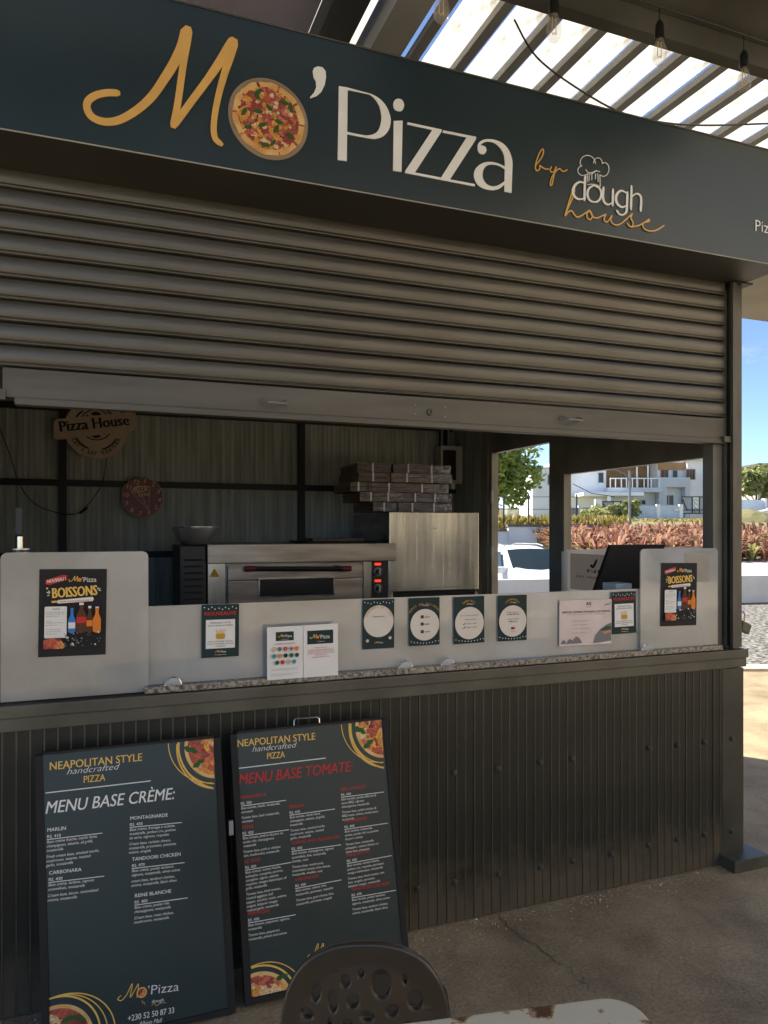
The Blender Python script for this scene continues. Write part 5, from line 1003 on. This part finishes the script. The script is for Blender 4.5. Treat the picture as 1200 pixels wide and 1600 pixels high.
for a, b, rx, ry, rot in holes:
    c_, s_ = math.cos(R(rot)), math.sin(R(rot)); spl([hp_(a+rx*math.cos(t)*c_-ry*math.sin(t)*s_, b+rx*math.cos(t)*s_+ry*math.sin(t)*c_) for t in [i*6.2832/20 for i in range(20)]])
co = bpy.data.objects.new('c', cu); me = co.to_mesh(); bm = bmesh.new(); bm.from_mesh(me); co.to_mesh_clear(); bpy.data.objects.remove(co)
for i in range(-7, 8): bmesh.ops.bisect_plane(bm, geom=bm.verts[:]+bm.edges[:]+bm.faces[:], plane_co=(i*.022, 0, 0), plane_no=(1, 0, 0))
for i in range(1, 12): bmesh.ops.bisect_plane(bm, geom=bm.verts[:]+bm.edges[:]+bm.faces[:], plane_co=(0, -i*.033, 0), plane_no=(0, 1, 0))
for v in bm.verts:
    x, y, z = v.co; rr = math.hypot(x/.163, (y+.185)/.185); rim = .010*max(0, (rr-.80)/.2) if rr > .80 else 0
    v.co = (x, -.2 + .9*x*x + .10*(y+.185)*1.0 + .02 - z - rim*1.0, .740+y)
bme_ = bpy.data.meshes.new('backrest'); bmesh.ops.recalc_face_normals(bm, faces=bm.faces); bm.to_mesh(bme_); bm.free(); bme_.materials.append(MATS['resin_brown'])
bk = bpy.data.objects.new('backrest', bme_); COL.objects.link(bk); bk.parent = ch
h = MB(); h.tube([(.158*math.cos(t), -.2+.02+.9*(.158*math.cos(t))**2+.0185*math.sin(t)-.006, .740-.185+.180*math.sin(t)) for t in [i*6.2832/48 for i in range(49)]], .0085, 8, False); h.build('back_rim', 'resin_brown', ch, True, local=True)
h = MB(); h.prism(rrect(-.19, -.17, .19, .22, .08), .425, .445, 'z'); h.build('seat', 'resin_brown', ch, bevel=.006, local=True)
for sx in (-1, 1):
    h = MB(); h.tube([(sx*.13, -.19, .50), (sx*.155, -.20, .42), (sx*.185, -.24, 0)], [.013, .014, .011], 8); h.build('leg', 'resin_brown', ch, True, local=True)
    h = MB(); h.tube([(sx*.16, .18, .43), (sx*.185, .22, 0)], [.014, .011], 8); h.build('leg', 'resin_brown', ch, True, local=True)
TA = R(10.6)
tb = thing('patio_table', 'white painted metal table with rust spots and rounded corner', 'table', W(.06, .90, 0), (0, 0, STREET+TA))
far = (.418-.06)*math.cos(TA)+(1.267-.90)*math.sin(TA), -(.418-.06)*math.sin(TA)+(1.267-.90)*math.cos(TA)
h = MB(); h.prism(rrect(-.36, far[1]-.70, far[0]+.012, far[1]+.008, .055, 8), .717, .737, 'z'); h.build('table_top', 'table_white', tb, bevel=.005, local=True)
h = MB(); h.prism(rrect(-.33, far[1]-.67, far[0]-.02, far[1]-.024, .04, 6), .675, .7165, 'z'); h.build('apron', 'table_white', tb, local=True)
for lx, ly in ((-.31, far[1]-.64), (far[0]-.05, far[1]-.64), (-.31, far[1]-.05), (far[0]-.05, far[1]-.05)): h = MB(); h.tube([(lx, ly, .675), (lx*1.02, ly, 0)], .014, 8); h.build('leg', 'table_white', tb, local=True)

# ================================================================== BEYOND THE KIOSK
lw = MB(); A = [(-45, 0), (45, 0)]
def wl(l, off, z): return W(l, wall_d(l)+off, z)
tag(MB().add([wl(-45, -.10, 0), wl(45, -.10, 0), wl(45, .10, 0), wl(-45, .10, 0), wl(-45, -.10, .578), wl(45, -.10, .578), wl(45, .10, .578), wl(-45, .10, .578), wl(-45, .10, -.6), wl(45, .10, -.6)], [(4,5,6,7),(0,1,5,4),(8,9,6,7),(0,4,7,3),(1,2,6,5)]).build('boundary_wall', 'white_render'), 'low white rendered boundary wall across the gravel', 'wall')
def solid(name, m, l0, l1, d0, d1, z0, z1, parent=None, bevel=0):
    return MB().add([W(l0,d0,z0),W(l1,d0,z0),W(l1,d1,z0),W(l0,d1,z0),W(l0,d0,z1),W(l1,d0,z1),W(l1,d1,z1),W(l0,d1,z1)], [(0,3,2,1),(4,5,6,7),(0,1,5,4),(1,2,6,5),(2,3,7,6),(3,0,4,7)]).build(name, m, parent, bevel=bevel)
rw = thing('retaining_wall', 'tall pale blue-white retaining wall behind the parked car', 'wall', W(-5, 26, -.55))
solid('wall_body', 'blue_white_render', 4.40, 7.6, 25.8, 26.1, -.55, 1.66, rw); solid('wall_body', 'blue_white_render', -30, 4.398, 25.85, 26.15, -.55, 1.50, rw); solid('coping', 'coping_dark', 4.36, 7.65, 25.72, 26.18, 1.661, 1.75, rw); solid('coping', 'coping_dark', -30, 4.358, 25.77, 26.2, 1.501, 1.57, rw)
wf = thing('wire_fence', 'thin dark post-and-wire fence on top of the retaining wall', 'fence', W(5, 26.6, 1.6))
for l_ in (4.05, 4.35, 5.25, 6.1, 7.0): h = MB(); h.tube([W(l_, 26.5, 1.5), W(l_, 26.5, 2.85)], .03, 6); h.build('post', 'gate_steel', wf)
for z in (1.9, 2.3, 2.75): h = MB(); h.tube([W(4.05, 26.5, z), W(7.0, 26.5, z)], .010, 5); h.build('wire', 'gate_steel', wf)
# stuff: grasses
def blades(name, m, n, lr, dr, zf, hr, wr, lean, kind_lab=None, seed=1, curl=.5):
    rnd = random.Random(seed); mb = MB()
    for _ in range(n):
        l_ = rnd.uniform(*lr); d = rnd.uniform(*dr); z = zf(l_, d); hh = rnd.uniform(*hr); w_ = rnd.uniform(*wr); a = rnd.uniform(0, 6.283); le = rnd.uniform(*lean)*hh
        ax, ay = math.cos(a), math.sin(a); tx, ty = -ay, ax; pts = []
        for t in (0, .4, .75, 1): 
            q = le*t**1.8; zz = z + hh*(t - curl*t**3*le/hh*.6); pts.append((l_+ax*q, d+ay*q, zz, w_*(.6+.7*t if t < .8 else .15)))
        vs = []
        for (pl, pd_, pz, pw) in pts: vs += [W(pl-tx*pw/2, pd_-ty*pw/2, pz), W(pl+tx*pw/2, pd_+ty*pw/2, pz)]
        mb.add(vs, [(0,1,3,2),(2,3,5,4),(4,5,7,6)])
    return tag(mb.build(name, m), kind='stuff')
def bank_z(l, d): return .58 + (d-15)*.012
def tufts(name, m, n, per, lr, dr, zf, hr, seed, wr=(.03, .085)):
    rnd = random.Random(seed); mb = MB()
    for _ in range(n):
        cl, cd_ = rnd.uniform(*lr), rnd.uniform(*dr); cz = zf(cl, cd_); H = rnd.uniform(*hr)
        for _k in range(int(per*rnd.uniform(.6, 1.4))):
            a = rnd.uniform(0, 6.283); out = rnd.uniform(.15, 1.0)*H*.75; hh = H*rnd.uniform(.55, 1.1)*(1-.35*out/H); w_ = rnd.uniform(*wr); ax, ay = math.cos(a), math.sin(a); tx, ty = -ay, ax; b0 = rnd.uniform(0, .12); vs = []
            for t, ww in ((0, .6), (.45, 1.0), (.8, 1.1), (1, .2)):
                q = b0+out*t**1.6; zz = cz+hh*(1.25*t-.42*t**3.2); pl, pd_ = cl+ax*q, cd_+ay*q; vs += [W(pl-tx*w_*ww/2, pd_-ty*w_*ww/2, zz), W(pl+tx*w_*ww/2, pd_+ty*w_*ww/2, zz+.01)]
            mb.add(vs, [(0,1,3,2),(2,3,5,4),(4,5,7,6)])
    return tag(mb.build(name, m), kind='stuff')
def bed_z(l, d): return bank_z(l, d)+max(0, d-21.5)*.06
o = tufts('fountain_grass', 'grass_red', 620, 34, (5.6, 22), (21.0, 27.2), bed_z, (.55, 1.15), 2); tag(o, 'mass of russet fountain grass on the bank beyond the low wall')
o = tufts('green_undergrowth', 'grass_green', 200, 22, (5.4, 22), (21.0, 27.4), bed_z, (.4, .95), 12, (.04, .10)); tag(o, 'green undergrowth mixed into the russet grass')
o = blades('dry_grass', 'grass_dry', 2500, (4.0, 9.0), (26.4, 30), lambda l, d: 1.62, (.25, .6), (.03, .07), (.1, .6), seed=3); tag(o, 'yellow dry grass on top of the retaining wall')
o = blades('verge_grass', 'grass_dry', 5000, (8, 34), (44, 60), lambda l, d: hill_z(l, d)-.05, (.08, .24), (.06, .14), (.1, .6), seed=5); tag(o, 'yellow green verge grass in front of the houses')
def leaf_mass(name, m, c, rad, n, size, parent, seed, clumps=14):
    rnd = random.Random(seed); mb = MB(); cs = []
    for _ in range(clumps):
        v = Vector((rnd.gauss(0, 1), rnd.gauss(0, 1), rnd.gauss(0, 1))).normalized()*rnd.uniform(.35, .95); cs.append((v, rnd.uniform(.25, .45)))
    for _ in range(n):
        cc_, cr2 = rnd.choice(cs); v = cc_ + Vector((rnd.gauss(0, 1), rnd.gauss(0, 1), rnd.gauss(0, 1))).normalized()*cr2*rnd.uniform(.5, 1)
        p = Vector((c[0]+v.x*rad[0], c[1]+v.y*rad[1], c[2]+v.z*rad[2])); a = Vector((rnd.gauss(0, 1), rnd.gauss(0, 1), rnd.gauss(0, .7))).normalized(); b_ = a.cross(Vector((rnd.gauss(0, 1), rnd.gauss(0, 1), rnd.gauss(0, 1)))).normalized(); s = size*rnd.uniform(.6, 1.3)
        vs = [p-a*s, p+b_*s*.45-a*s*.1, p+a*s, p-b_*s*.45-a*s*.1]; mb.add([W(q.x, q.y, q.z) for q in vs], [(0,1,2,3)])
    return mb.build(name, m, parent)
def tree(label, l_, d, z, hgt, rad, m, n, size, seed, clumps=16, trunk=.45):
    t = thing('leafy_tree', label, 'tree', W(l_, d, z)); rnd = random.Random(seed); th = hgt*trunk
    h = MB(); h.tube([W(l_, d, z-.2), W(l_+.05, d, z+th*.5), W(l_-.05, d, z+th), W(l_+.1, d, z+hgt*.75)], [.16*hgt/6, .13*hgt/6, .10*hgt/6, .03], 8)
    for k in range(6): a = k*1.05+rnd.random(); h.tube([W(l_, d, z+th*(.7+.08*k)), W(l_+rad[0]*.4*math.cos(a), d+rad[1]*.4*math.sin(a), z+th*1.15+k*.12), W(l_+rad[0]*.75*math.cos(a), d+rad[1]*.75*math.sin(a), z+th*1.3+rad[2]*.4)], [.06*hgt/6, .045*hgt/6, .015], 6)
    h.build('trunk', 'bark', t, True); leaf_mass('crown', m, (l_, d, z+hgt-rad[2]), rad, n, size, t, seed, clumps); return t
tree('bright green leafy tree seen through the side doorway', 6.9, 45, 2.0, 6.4, (3.0, 2.2, 2.9), 'leaf_green', 5200, .24, 5, 20)
tree('broad-leaved olive green tree by the road right of the corner post', 28.6, 56, 2.2, 4.7, (2.2, 1.8, 1.75), 'leaf_olive', 2600, .36, 8, 18, .3)
def shrub(label, l_, d, z, rad, m, n, size, seed):
    t = thing('shrub', label, 'shrub', W(l_, d, z), group='shrubs'); h = MB()
    for k in range(5): a = k*1.26; h.tube([W(l_, d, z), W(l_+rad[0]*.5*math.cos(a), d+rad[1]*.5*math.sin(a), z+rad[2]*1.1)], [.02, .008], 5)
    h.build('stem', 'bark', t); leaf_mass('foliage', m, (l_, d, z+rad[2]), rad, n, size, t, seed, 9)
shrub('glossy green shrub against the retaining wall behind the car', 4.85, 24.2, -.55, (.75, .6, .85), 'leaf_green', 500, .13, 31)
shrub('yellow green shrub in front of the pale stone wall', 18.6*.85, 52, 2.0, (2.4, 1.2, .95), 'leaf_olive', 1100, .20, 32)
# lamp post
lp = thing('street_lamp', 'slender grey street lamp with curved arm rising out of the russet grass', 'street lamp', W(10.1, 30, .7))
h = MB(); h.tube([W(10.1, 30, .7), W(10.1, 30, 3.9), W(10.08, 30, 4.0)], [.06, .05, .045], 8); h.build('column', 'galvanised', lp, True); h = MB(); h.tube([W(10.1, 30, 3.55), W(9.9, 30, 3.86), W(9.5, 30, 4.02), W(9.05, 30, 4.08)], .03, 8); h.build('arm', 'galvanised', lp, True); h = MB(); h.prism([(-.3, .0), (.0, -.04), (.28, .0), (.25, .06), (-.25, .07)], -.07, .07); h.v = [W(8.85+x, 30+y, 4.06+z) for x, y, z in h.v]; h.build('lamp_head', 'galvanised', lp)
# ---------------------------------------------------------------- white car behind the low wall
def car(label, l_, d, z, yaw, m='car_white'):
    c = thing('parked_car', label, 'car', W(l_, d, z), (0, 0, STREET+yaw))
    st = [(-2.20,.50,.80,.92,.70,.76,.80),(-2.10,.36,.90,1.50,.78,.86,.62),(-1.75,.30,.95,1.62,.84,.91,.64),(-1.0,.28,.97,1.68,.86,.93,.66),(-.2,.28,.97,1.69,.86,.93,.66),(.30,.28,.97,1.64,.86,.93,.65),(.72,.28,.98,1.32,.86,.92,.72),(1.08,.28,1.0,1.03,.86,.92,.84),(1.5,.29,.92,.965,.86,.91,.80),(1.95,.32,.82,.88,.82,.86,.70),(2.18,.40,.70,.74,.70,.74,.55)]
    mb = MB(); n = 10
    for y, zl, zb, zr, wl_, wb, wr in st:
        P = [(wl_, zl), (wb, (zl+zb)*.5), (wb*.985, zb), (wr, zr-.03), (wr*.72, zr)]
        mb.v += [(p[0], y, p[1]) for p in P] + [(-p[0], y, p[1]) for p in P[::-1]]
    for i in range(len(st)-1):
        for j in range(n): a = i*n+j; b_ = i*n+(j+1) % n; mb.f.append((a, b_, b_+n, a+n))
    mb.f += [tuple(range(n))[::-1], tuple(range((len(st)-1)*n, len(st)*n))]
    body = mb.build('body', m, c, smooth='full', local=True); sd = body.modifiers.new('s', 'SUBSURF'); sd.levels = 2; sd.render_levels = 2
    def quad(nm, m2, pts, parent=body): k = MB(); k.add(pts, [tuple(range(len(pts)))]); k.build(nm, m2, parent, local=True)
    def strip(nm, m2, rows):
        k = MB(); w_ = len(rows[0])
        for r_ in rows: k.v += r_
        for i in range(len(rows)-1):
            for j in range(w_-1): a = i*w_+j; k.f.append((a, a+1, a+w_+1, a+w_))
        k.build(nm, m2, body, True, local=True)
    strip('windscreen', 'car_glass', [[(s*w_, y+.05-.05*s*s+.02, z_+.018-.03*s*s) for s in (-1, -.5, 0, .5, 1)] for w_, y, z_ in ((.76, 1.02, 1.05), (.71, .72, 1.31), (.63, .36, 1.585))])
    for s in (-1, 1):
        strip('side_window', 'car_glass', [[(s*(.915-.0), y, 1.005) for y in (-1.6, -.9, -.1, .72)], [(s*.865, y, 1.25) for y in (-1.62, -.9, -.1, .52)], [(s*.735, y, 1.52) for y in (-1.5, -.9, -.1, .24)]])
        quad('headlight', 'dark_glass', [(s*.40, 2.135, .735), (s*.78, 1.985, .79), (s*.80, 1.90, .70), (s*.55, 2.10, .65)])
        k = MB(); k.lathe([(.0, -.10), (.20, -.10), (.23, -.09), (.24, 0), (.23, .09), (.20, .10), (.0, .10)], (s*.96, .72, 1.06), 10); k.v = [(x, .70+(y-.72)*.55, 1.06+(q-1.06)*.85) for x, y, q in k.v]; mir = k.build('mirror', m, c, True, local=True)
        k = MB(); k.box(s*.90-.05, s*.90+.05, .69, .73, .985, 1.03); k.build('mirror_arm', 'black_plastic', mir, local=True)
        k = MB(); k.tube([(s*.58, .15, 1.665), (s*.60, -.2, 1.71), (s*.60, -1.5, 1.70), (s*.58, -1.75, 1.64)], .02, 6); k.build('roof_rail', 'galvanised', c, True, local=True)
        for y in (-1.38, 1.38):
            k = MB(); k.lathe([(.24, -.10), (.32, -.09), (.335, 0), (.32, .09), (.24, .10)], (s*.80, y, .335), 20, 'x'); wh = k.build('tyre', 'tyre', c, True, local=True); k = MB(); k.lathe([(.0, -.085), (.23, -.085), (.23, .085), (.0, .085)], (s*.80, y, .335), 14, 'x'); k.build('rim', 'galvanised', wh, local=True)
    k = MB(); k.box(-.45, .45, 2.17, 2.20, .44, .60); k.build('grille', 'black_plastic', c, local=True); k = MB(); k.box(-.26, .26, 2.195, 2.21, .36, .47); k.build('number_plate', 'ink_white', c, local=True)
    return c
car('white car parked behind the low wall, seen through the side doorway', 3.75, 19.9, -.55, R(-163))
car('light car at the edge of the road by the far blue wall', 27.4, 50, 1.95, R(70))

# ---------------------------------------------------------------- houses
HZ = 2.45
def house_frame(name, label, l_, d, z): return thing(name, label, 'house', W(l_, d, z), (0, 0, STREET))
def hbx(par, nm, m, l0, l1, d0, d1, z0, z1, bevel=0): return solid(nm, m, l0, l1, d0, d1, z0, z1, par, bevel)
def L(u, d=80.0): return (u-600)/1140*d
def Hh(v, d=80.0): return 1.55+(828-v)/1140*d
def window(par, u0, u1, v0, v1, d, frame='house_white', bars=1):
    l0, l1, z0, z1 = L(u0, d), L(u1, d), Hh(v1, d), Hh(v0, d)
    w_ = hbx(par, 'window', 'dark_glass', l0, l1, d-.04, d+.02, z0, z1); t = .07
    for a in ((l0-t, l1+t, z1, z1+t), (l0-t, l1+t, z0-t, z0), (l0-t, l0, z0, z1), (l1, l1+t, z0, z1)): hbx(w_, 'frame', frame, a[0], a[1], d-.09, d-.02, a[2], a[3])
    for k in range(bars): x = l0+(l1-l0)*(k+1)/(bars+1); hbx(w_, 'mullion', frame, x-.03, x+.03, d-.085, d-.042, z0, z1)
    return w_
mh = house_frame('white_house', 'white two-storey house with wooden slatted balcony seen through the side window', L(1000), 80, HZ)
hbx(mh, 'wing_wall', 'house_white', L(880), L(947), 80, 90, HZ, Hh(715)); window(mh, 935, 942.5, 739, 754, 80, 'house_grey', 0)
hbx(mh, 'lower_wall', 'house_white', L(947.3), L(1027), 80.5, 90, HZ, Hh(770)); window(mh, 988, 1008, 782, 788, 80.5, 'house_grey', 2)
hbx(mh, 'balcony_slab', 'house_grey', L(944), L(1028), 78.6, 82.4, Hh(770), Hh(763)); rec = hbx(mh, 'recess_wall', 'slat_wood', L(947.3), L(1026), 82.5, 90, Hh(763), Hh(716))
for k in range(11): z = Hh(761)+k*.27; hbx(rec, 'slat', 'slat_wood', L(947.3), L(1026), 82.40, 82.46, z, z+.20)
rl = hbx(mh, 'balcony_rail', 'house_white', L(947.5), L(1025), 78.7, 78.78, Hh(749.5), Hh(748))
for u in (948, 956, 965, 973, 982, 990, 1000, 1011, 1023): hbx(rl, 'baluster', 'house_white', L(u)-.05, L(u)+.05, 78.7, 78.78, Hh(763), Hh(749.6))
for u in (990, 1007): hbx(mh, 'balcony_post', 'house_white', L(u)-.07, L(u)+.07, 78.9, 79.0, Hh(763), Hh(716))
hbx(mh, 'roof_slab', 'house_white', L(930), L(1036), 78.4, 91, Hh(715.5), Hh(711))
hbx(mh, 'carport_roof', 'house_white', L(896), L(986), 76.0, 79.9, Hh(777), Hh(772)); hbx(mh, 'carport_post', 'house_white', L(935)-.15, L(935)+.15, 76.1, 76.4, HZ, Hh(777.2))
hbx(mh, 'stair_tower', 'house_white', L(1028.3), L(1071), 80.2, 90, HZ, Hh(720)); window(mh, 1033, 1043, 735, 746, 80.2, 'slat_wood', 1); window(mh, 1051, 1058, 735, 746, 80.2, 'house_grey', 0)
hbx(mh, 'wood_cladding', 'slat_wood', L(1029), L(1070.5), 79.98, 80.14, Hh(734), Hh(723)); hbx(mh, 'curtain', 'ink_red', L(1035.5), L(1037.5), 80.10, 80.14, Hh(745.5), Hh(738))
po = hbx(mh, 'portal_lintel', 'house_grey', L(1024), L(1072), 78.9, 79.9, Hh(762), Hh(747)); hbx(mh, 'portal_leg', 'house_grey', L(1024), L(1036), 78.92, 79.88, HZ, Hh(762.1)); hbx(mh, 'portal_leg', 'house_grey', L(1064.5), L(1072), 78.92, 79.88, HZ, Hh(762.1))
window(mh, 1037, 1052, 774, 789, 80.2, 'house_white', 1); hbx(mh, 'door', 'house_white', L(1054), L(1063), 80.12, 80.18, HZ, Hh(766))
hbx(mh, 'tower_wall', 'house_white', L(1071.4), L(1100.5), 79.6, 90, HZ, Hh(716)); window(mh, 1072.5, 1085, 734, 748.5, 79.6, 'slat_wood', 2); hbx(mh, 'tower_roof', 'house_white', L(1068), L(1114), 78.4, 90.5, Hh(720.5), Hh(716.2))
h2 = house_frame('beige_house', 'beige house with open balconies just right of the white house', L(1112, 86), 86, HZ)
hbx(h2, 'wall', 'tan_board', L(1101.5, 86), L(1150, 86), 87.5, 95, HZ, Hh(722, 86)); 
for v in (727, 758): hbx(h2, 'balcony_slab', 'house_white', L(1100.5, 86), L(1150, 86), 85, 87.4, Hh(v+4, 86), Hh(v, 86))
for u in (1104, 1109, 1120, 1133): hbx(h2, 'balcony_post', 'house_white', L(u, 86)-.08, L(u, 86)+.08, 85.2, 85.4, Hh(790, 86), Hh(758.2, 86)-.35)
window(h2, 1103, 1112, 737, 754, 87.5, 'slat_wood', 1)
h3 = house_frame('plain_house', 'plain bright white house end seen beside the green tree', L(850, 60), 60, 2.2)
hbx(h3, 'wall', 'house_white', L(832, 60), L(886, 60), 60, 70, 2.1, Hh(732, 60)); hbx(h3, 'roof_edge', 'house_grey', L(831.5, 60), L(887, 60), 59.9, 70.2, Hh(732, 60)+.003, Hh(730, 60)); window(h3, 856, 864, 742, 757, 60, 'house_grey', 1)
h4 = house_frame('far_house', 'low grey-roofed house behind the tree at the photo edge', L(1200, 70), 70, 2.3)
hbx(h4, 'wall', 'stone_wall', L(1184, 70), L(1250, 70), 70, 78, 2.2, Hh(728, 70)); hbx(h4, 'roof', 'coping_dark', L(1180, 70), L(1255, 70), 69.4, 78.6, Hh(728, 70)+.002, Hh(724.5, 70)); window(h4, 1190, 1199, 742, 757, 70, 'house_white', 1)
# gates and walls along the street
GDp = 74.0
def gate(label, u0, u1, v0, v1):
    g_ = thing('driveway_gate', label, 'gate', W(L((u0+u1)/2, GDp), GDp, HZ-.2), group='driveway gates'); l0, l1, z0, z1 = L(u0, GDp), L(u1, GDp), Hh(v1, GDp), Hh(v0, GDp); w_ = (l1-l0); t = .10
    for a in ((l0, l1, z1-t, z1), (l0, l1, z0, z0+t), (l0, l0+t, z0+t, z1-t), (l1-t, l1, z0+t, z1-t), (l0+w_*.36, l0+w_*.36+t, z0+t, z1-t), (l0+w_*.60, l0+w_*.60+t, z0+t, z1-t), (l0+t, l1-t, z0+.35, z0+.42)): solid('frame_bar', 'gate_steel', a[0], a[1], GDp-.06, GDp, a[2], a[3], g_)
    solid('sheet', 'gate_sheet', l0+t, l1-t, GDp+.002, GDp+.02, z0+t, z1-t, g_); solid('centre_panel', 'house_white', l0+w_*.36+t, l0+w_*.60, GDp-.02, GDp-.004, z0+.55, z1-t, g_)
    for s, q in ((1, l0+t), (-1, l1-t)): h = MB(); h.tube([W(q+s*w_*.02, GDp-.05, z1-.3), W(q+s*w_*.08, GDp-.05, z1-.9), W(q+s*w_*.17, GDp-.05, z1-1.4), W(q+s*w_*.24, GDp-.05, z0+.45)], .05, 6); h.build('curved_bar', 'gate_steel', g_)
    for k in range(3): h = MB(); cxq = l0+w_*.48+.05; cz_ = z1-.5-k*.45; h.tube([W(cxq+.18*math.cos(t_), GDp-.03, cz_+.2*math.sin(t_)) for t_ in [i*.7 for i in range(8)]], .02, 5); h.build('scroll', 'gate_steel', g_)
gate('grey driveway gate with curved bars left of the blue wall', 941, 987, 783, 811); gate('grey driveway gate with curved bars right of the blue wall', 1064.5, 1110, 775.5, 803)
bw_ = thing('street_wall', 'pale blue street wall with white pillars between the two gates', 'wall', W(L(1025, GDp), GDp, HZ-.3))
solid('panel', 'house_blue', L(992, GDp), L(1027, GDp), GDp, GDp+.2, HZ-.6, Hh(790, GDp), bw_); solid('panel', 'house_blue', L(1030, GDp), L(1063, GDp), GDp, GDp+.2, HZ-.6, Hh(790, GDp), bw_)
for u in (989.5, 1028.5, 1064): solid('pillar', 'house_white', L(u, GDp)-.18, L(u, GDp)+.18, GDp-.1, GDp+.3, HZ-.6, Hh(788, GDp), bw_)
solid('pillar', 'house_white', L(935, GDp)-.35, L(935, GDp)+.3, GDp-.2, GDp+.3, HZ-.6, Hh(780, GDp), bw_); solid('letterbox', 'ink_white', L(1053, GDp), L(1062, GDp), GDp-.15, GDp-.004, Hh(798, GDp), Hh(795, GDp), bw_)
sw = thing('stone_garden_wall', 'pale stone garden wall with posts running left of the gates', 'wall', W(L(870, 66), 66, 2.2)); solid('wall_body', 'stone_wall', L(760, 66), L(930, 66), 66, 66.3, 1.9, Hh(793, 66), sw)
for u in (790, 818, 846, 874, 906, 928): solid('post', 'house_white', L(u, 66)-.14, L(u, 66)+.14, 65.9, 66.4, 1.9, Hh(790, 66), sw)
bwr = thing('blue_boundary_wall', 'pale blue wall under the tree right of the corner post', 'wall', W(L(1175, 52), 52, 2)); solid('wall_body', 'house_blue', L(1120, 52), L(1194, 52), 52, 52.3, 1.6, Hh(781, 52), bwr); solid('pillar', 'house_white', L(1194.2, 52), L(1198, 52), 51.9, 52.4, 1.6, Hh(779, 52), bwr)
dm = MB(); rn = random.Random(9)
for i in range(9):
    for j in range(9): a, b_ = i/8*2-1, j/8*2-1; dm.v.append(W(L(1166, 46)+a*2.2, 46+b_*2.0, 1.9+1.0*max(0, 1-a*a)*max(0, 1-b_*b_)+rn.uniform(-.05, .05)))
for i in range(8):
    for j in range(8): a = i*9+j; dm.f.append((a, a+1, a+10, a+9))
tag(dm.build('soil_heap', 'dry_grass_soil'), 'low heap of soil by the road under the tree', 'soil heap')
# thin far wire
fw = MB(); fw.tube([W(L(895, 60), 60, Hh(756, 60)), W(L(925, 60), 60, Hh(771, 60)), W(L(960, 60), 60, Hh(776, 60))], .03, 4); tag(fw.build('overhead_wire', 'black_plastic'), 'dark overhead wire crossing in front of the white house', 'wire')

# unseen facade added behind the camera for warm bounce light and sign reflections
mf = thing('bounce_facade', 'added cream facade with shop windows, out of view, bouncing sunlight onto the kiosk', 'building', (4, -8.5, 0))
x = 2.0
while x < 26:
    MB().box(x, x+.5, -9.00, -8.48, 0, 4.2).build('bounce_facade_pier', 'cream_stucco', mf); w_ = MB().box(x+.502, x+3.498, -8.95, -8.90, .5, 2.6).build('bounce_facade_window', 'dark_glass', mf); MB().box(x+1.96, x+2.04, -8.90, -8.86, .5, 2.6).build('mullion', 'gate_steel', w_); MB().box(x+.502, x+3.498, -8.98, -8.52, 0, .498).build('stall_riser', 'cream_stucco', mf); x += 3.5
MB().box(2, 27, -9.00, -8.50, 2.602, 7.6).build('bounce_facade_upper_wall', 'cream_stucco', mf); MB().box(1.9, 27.1, -9.10, -8.40, 7.602, 7.8).build('bounce_facade_cornice', 'house_white', mf)

for o in bpy.data.objects:          # printed matter made of many small pieces stays one part
    if o.parent and o.name.split('.')[0] in ('lettering', 'cheese_patch', 'cheddar_patch', 'ham_curl', 'gold_ring', 'basil_picture', 'numerals', 'cut_out', 'pizza_crust', 'script_mark', 'chef_hat_mark', 'script_lettering'): o['kind'] = 'stuff'
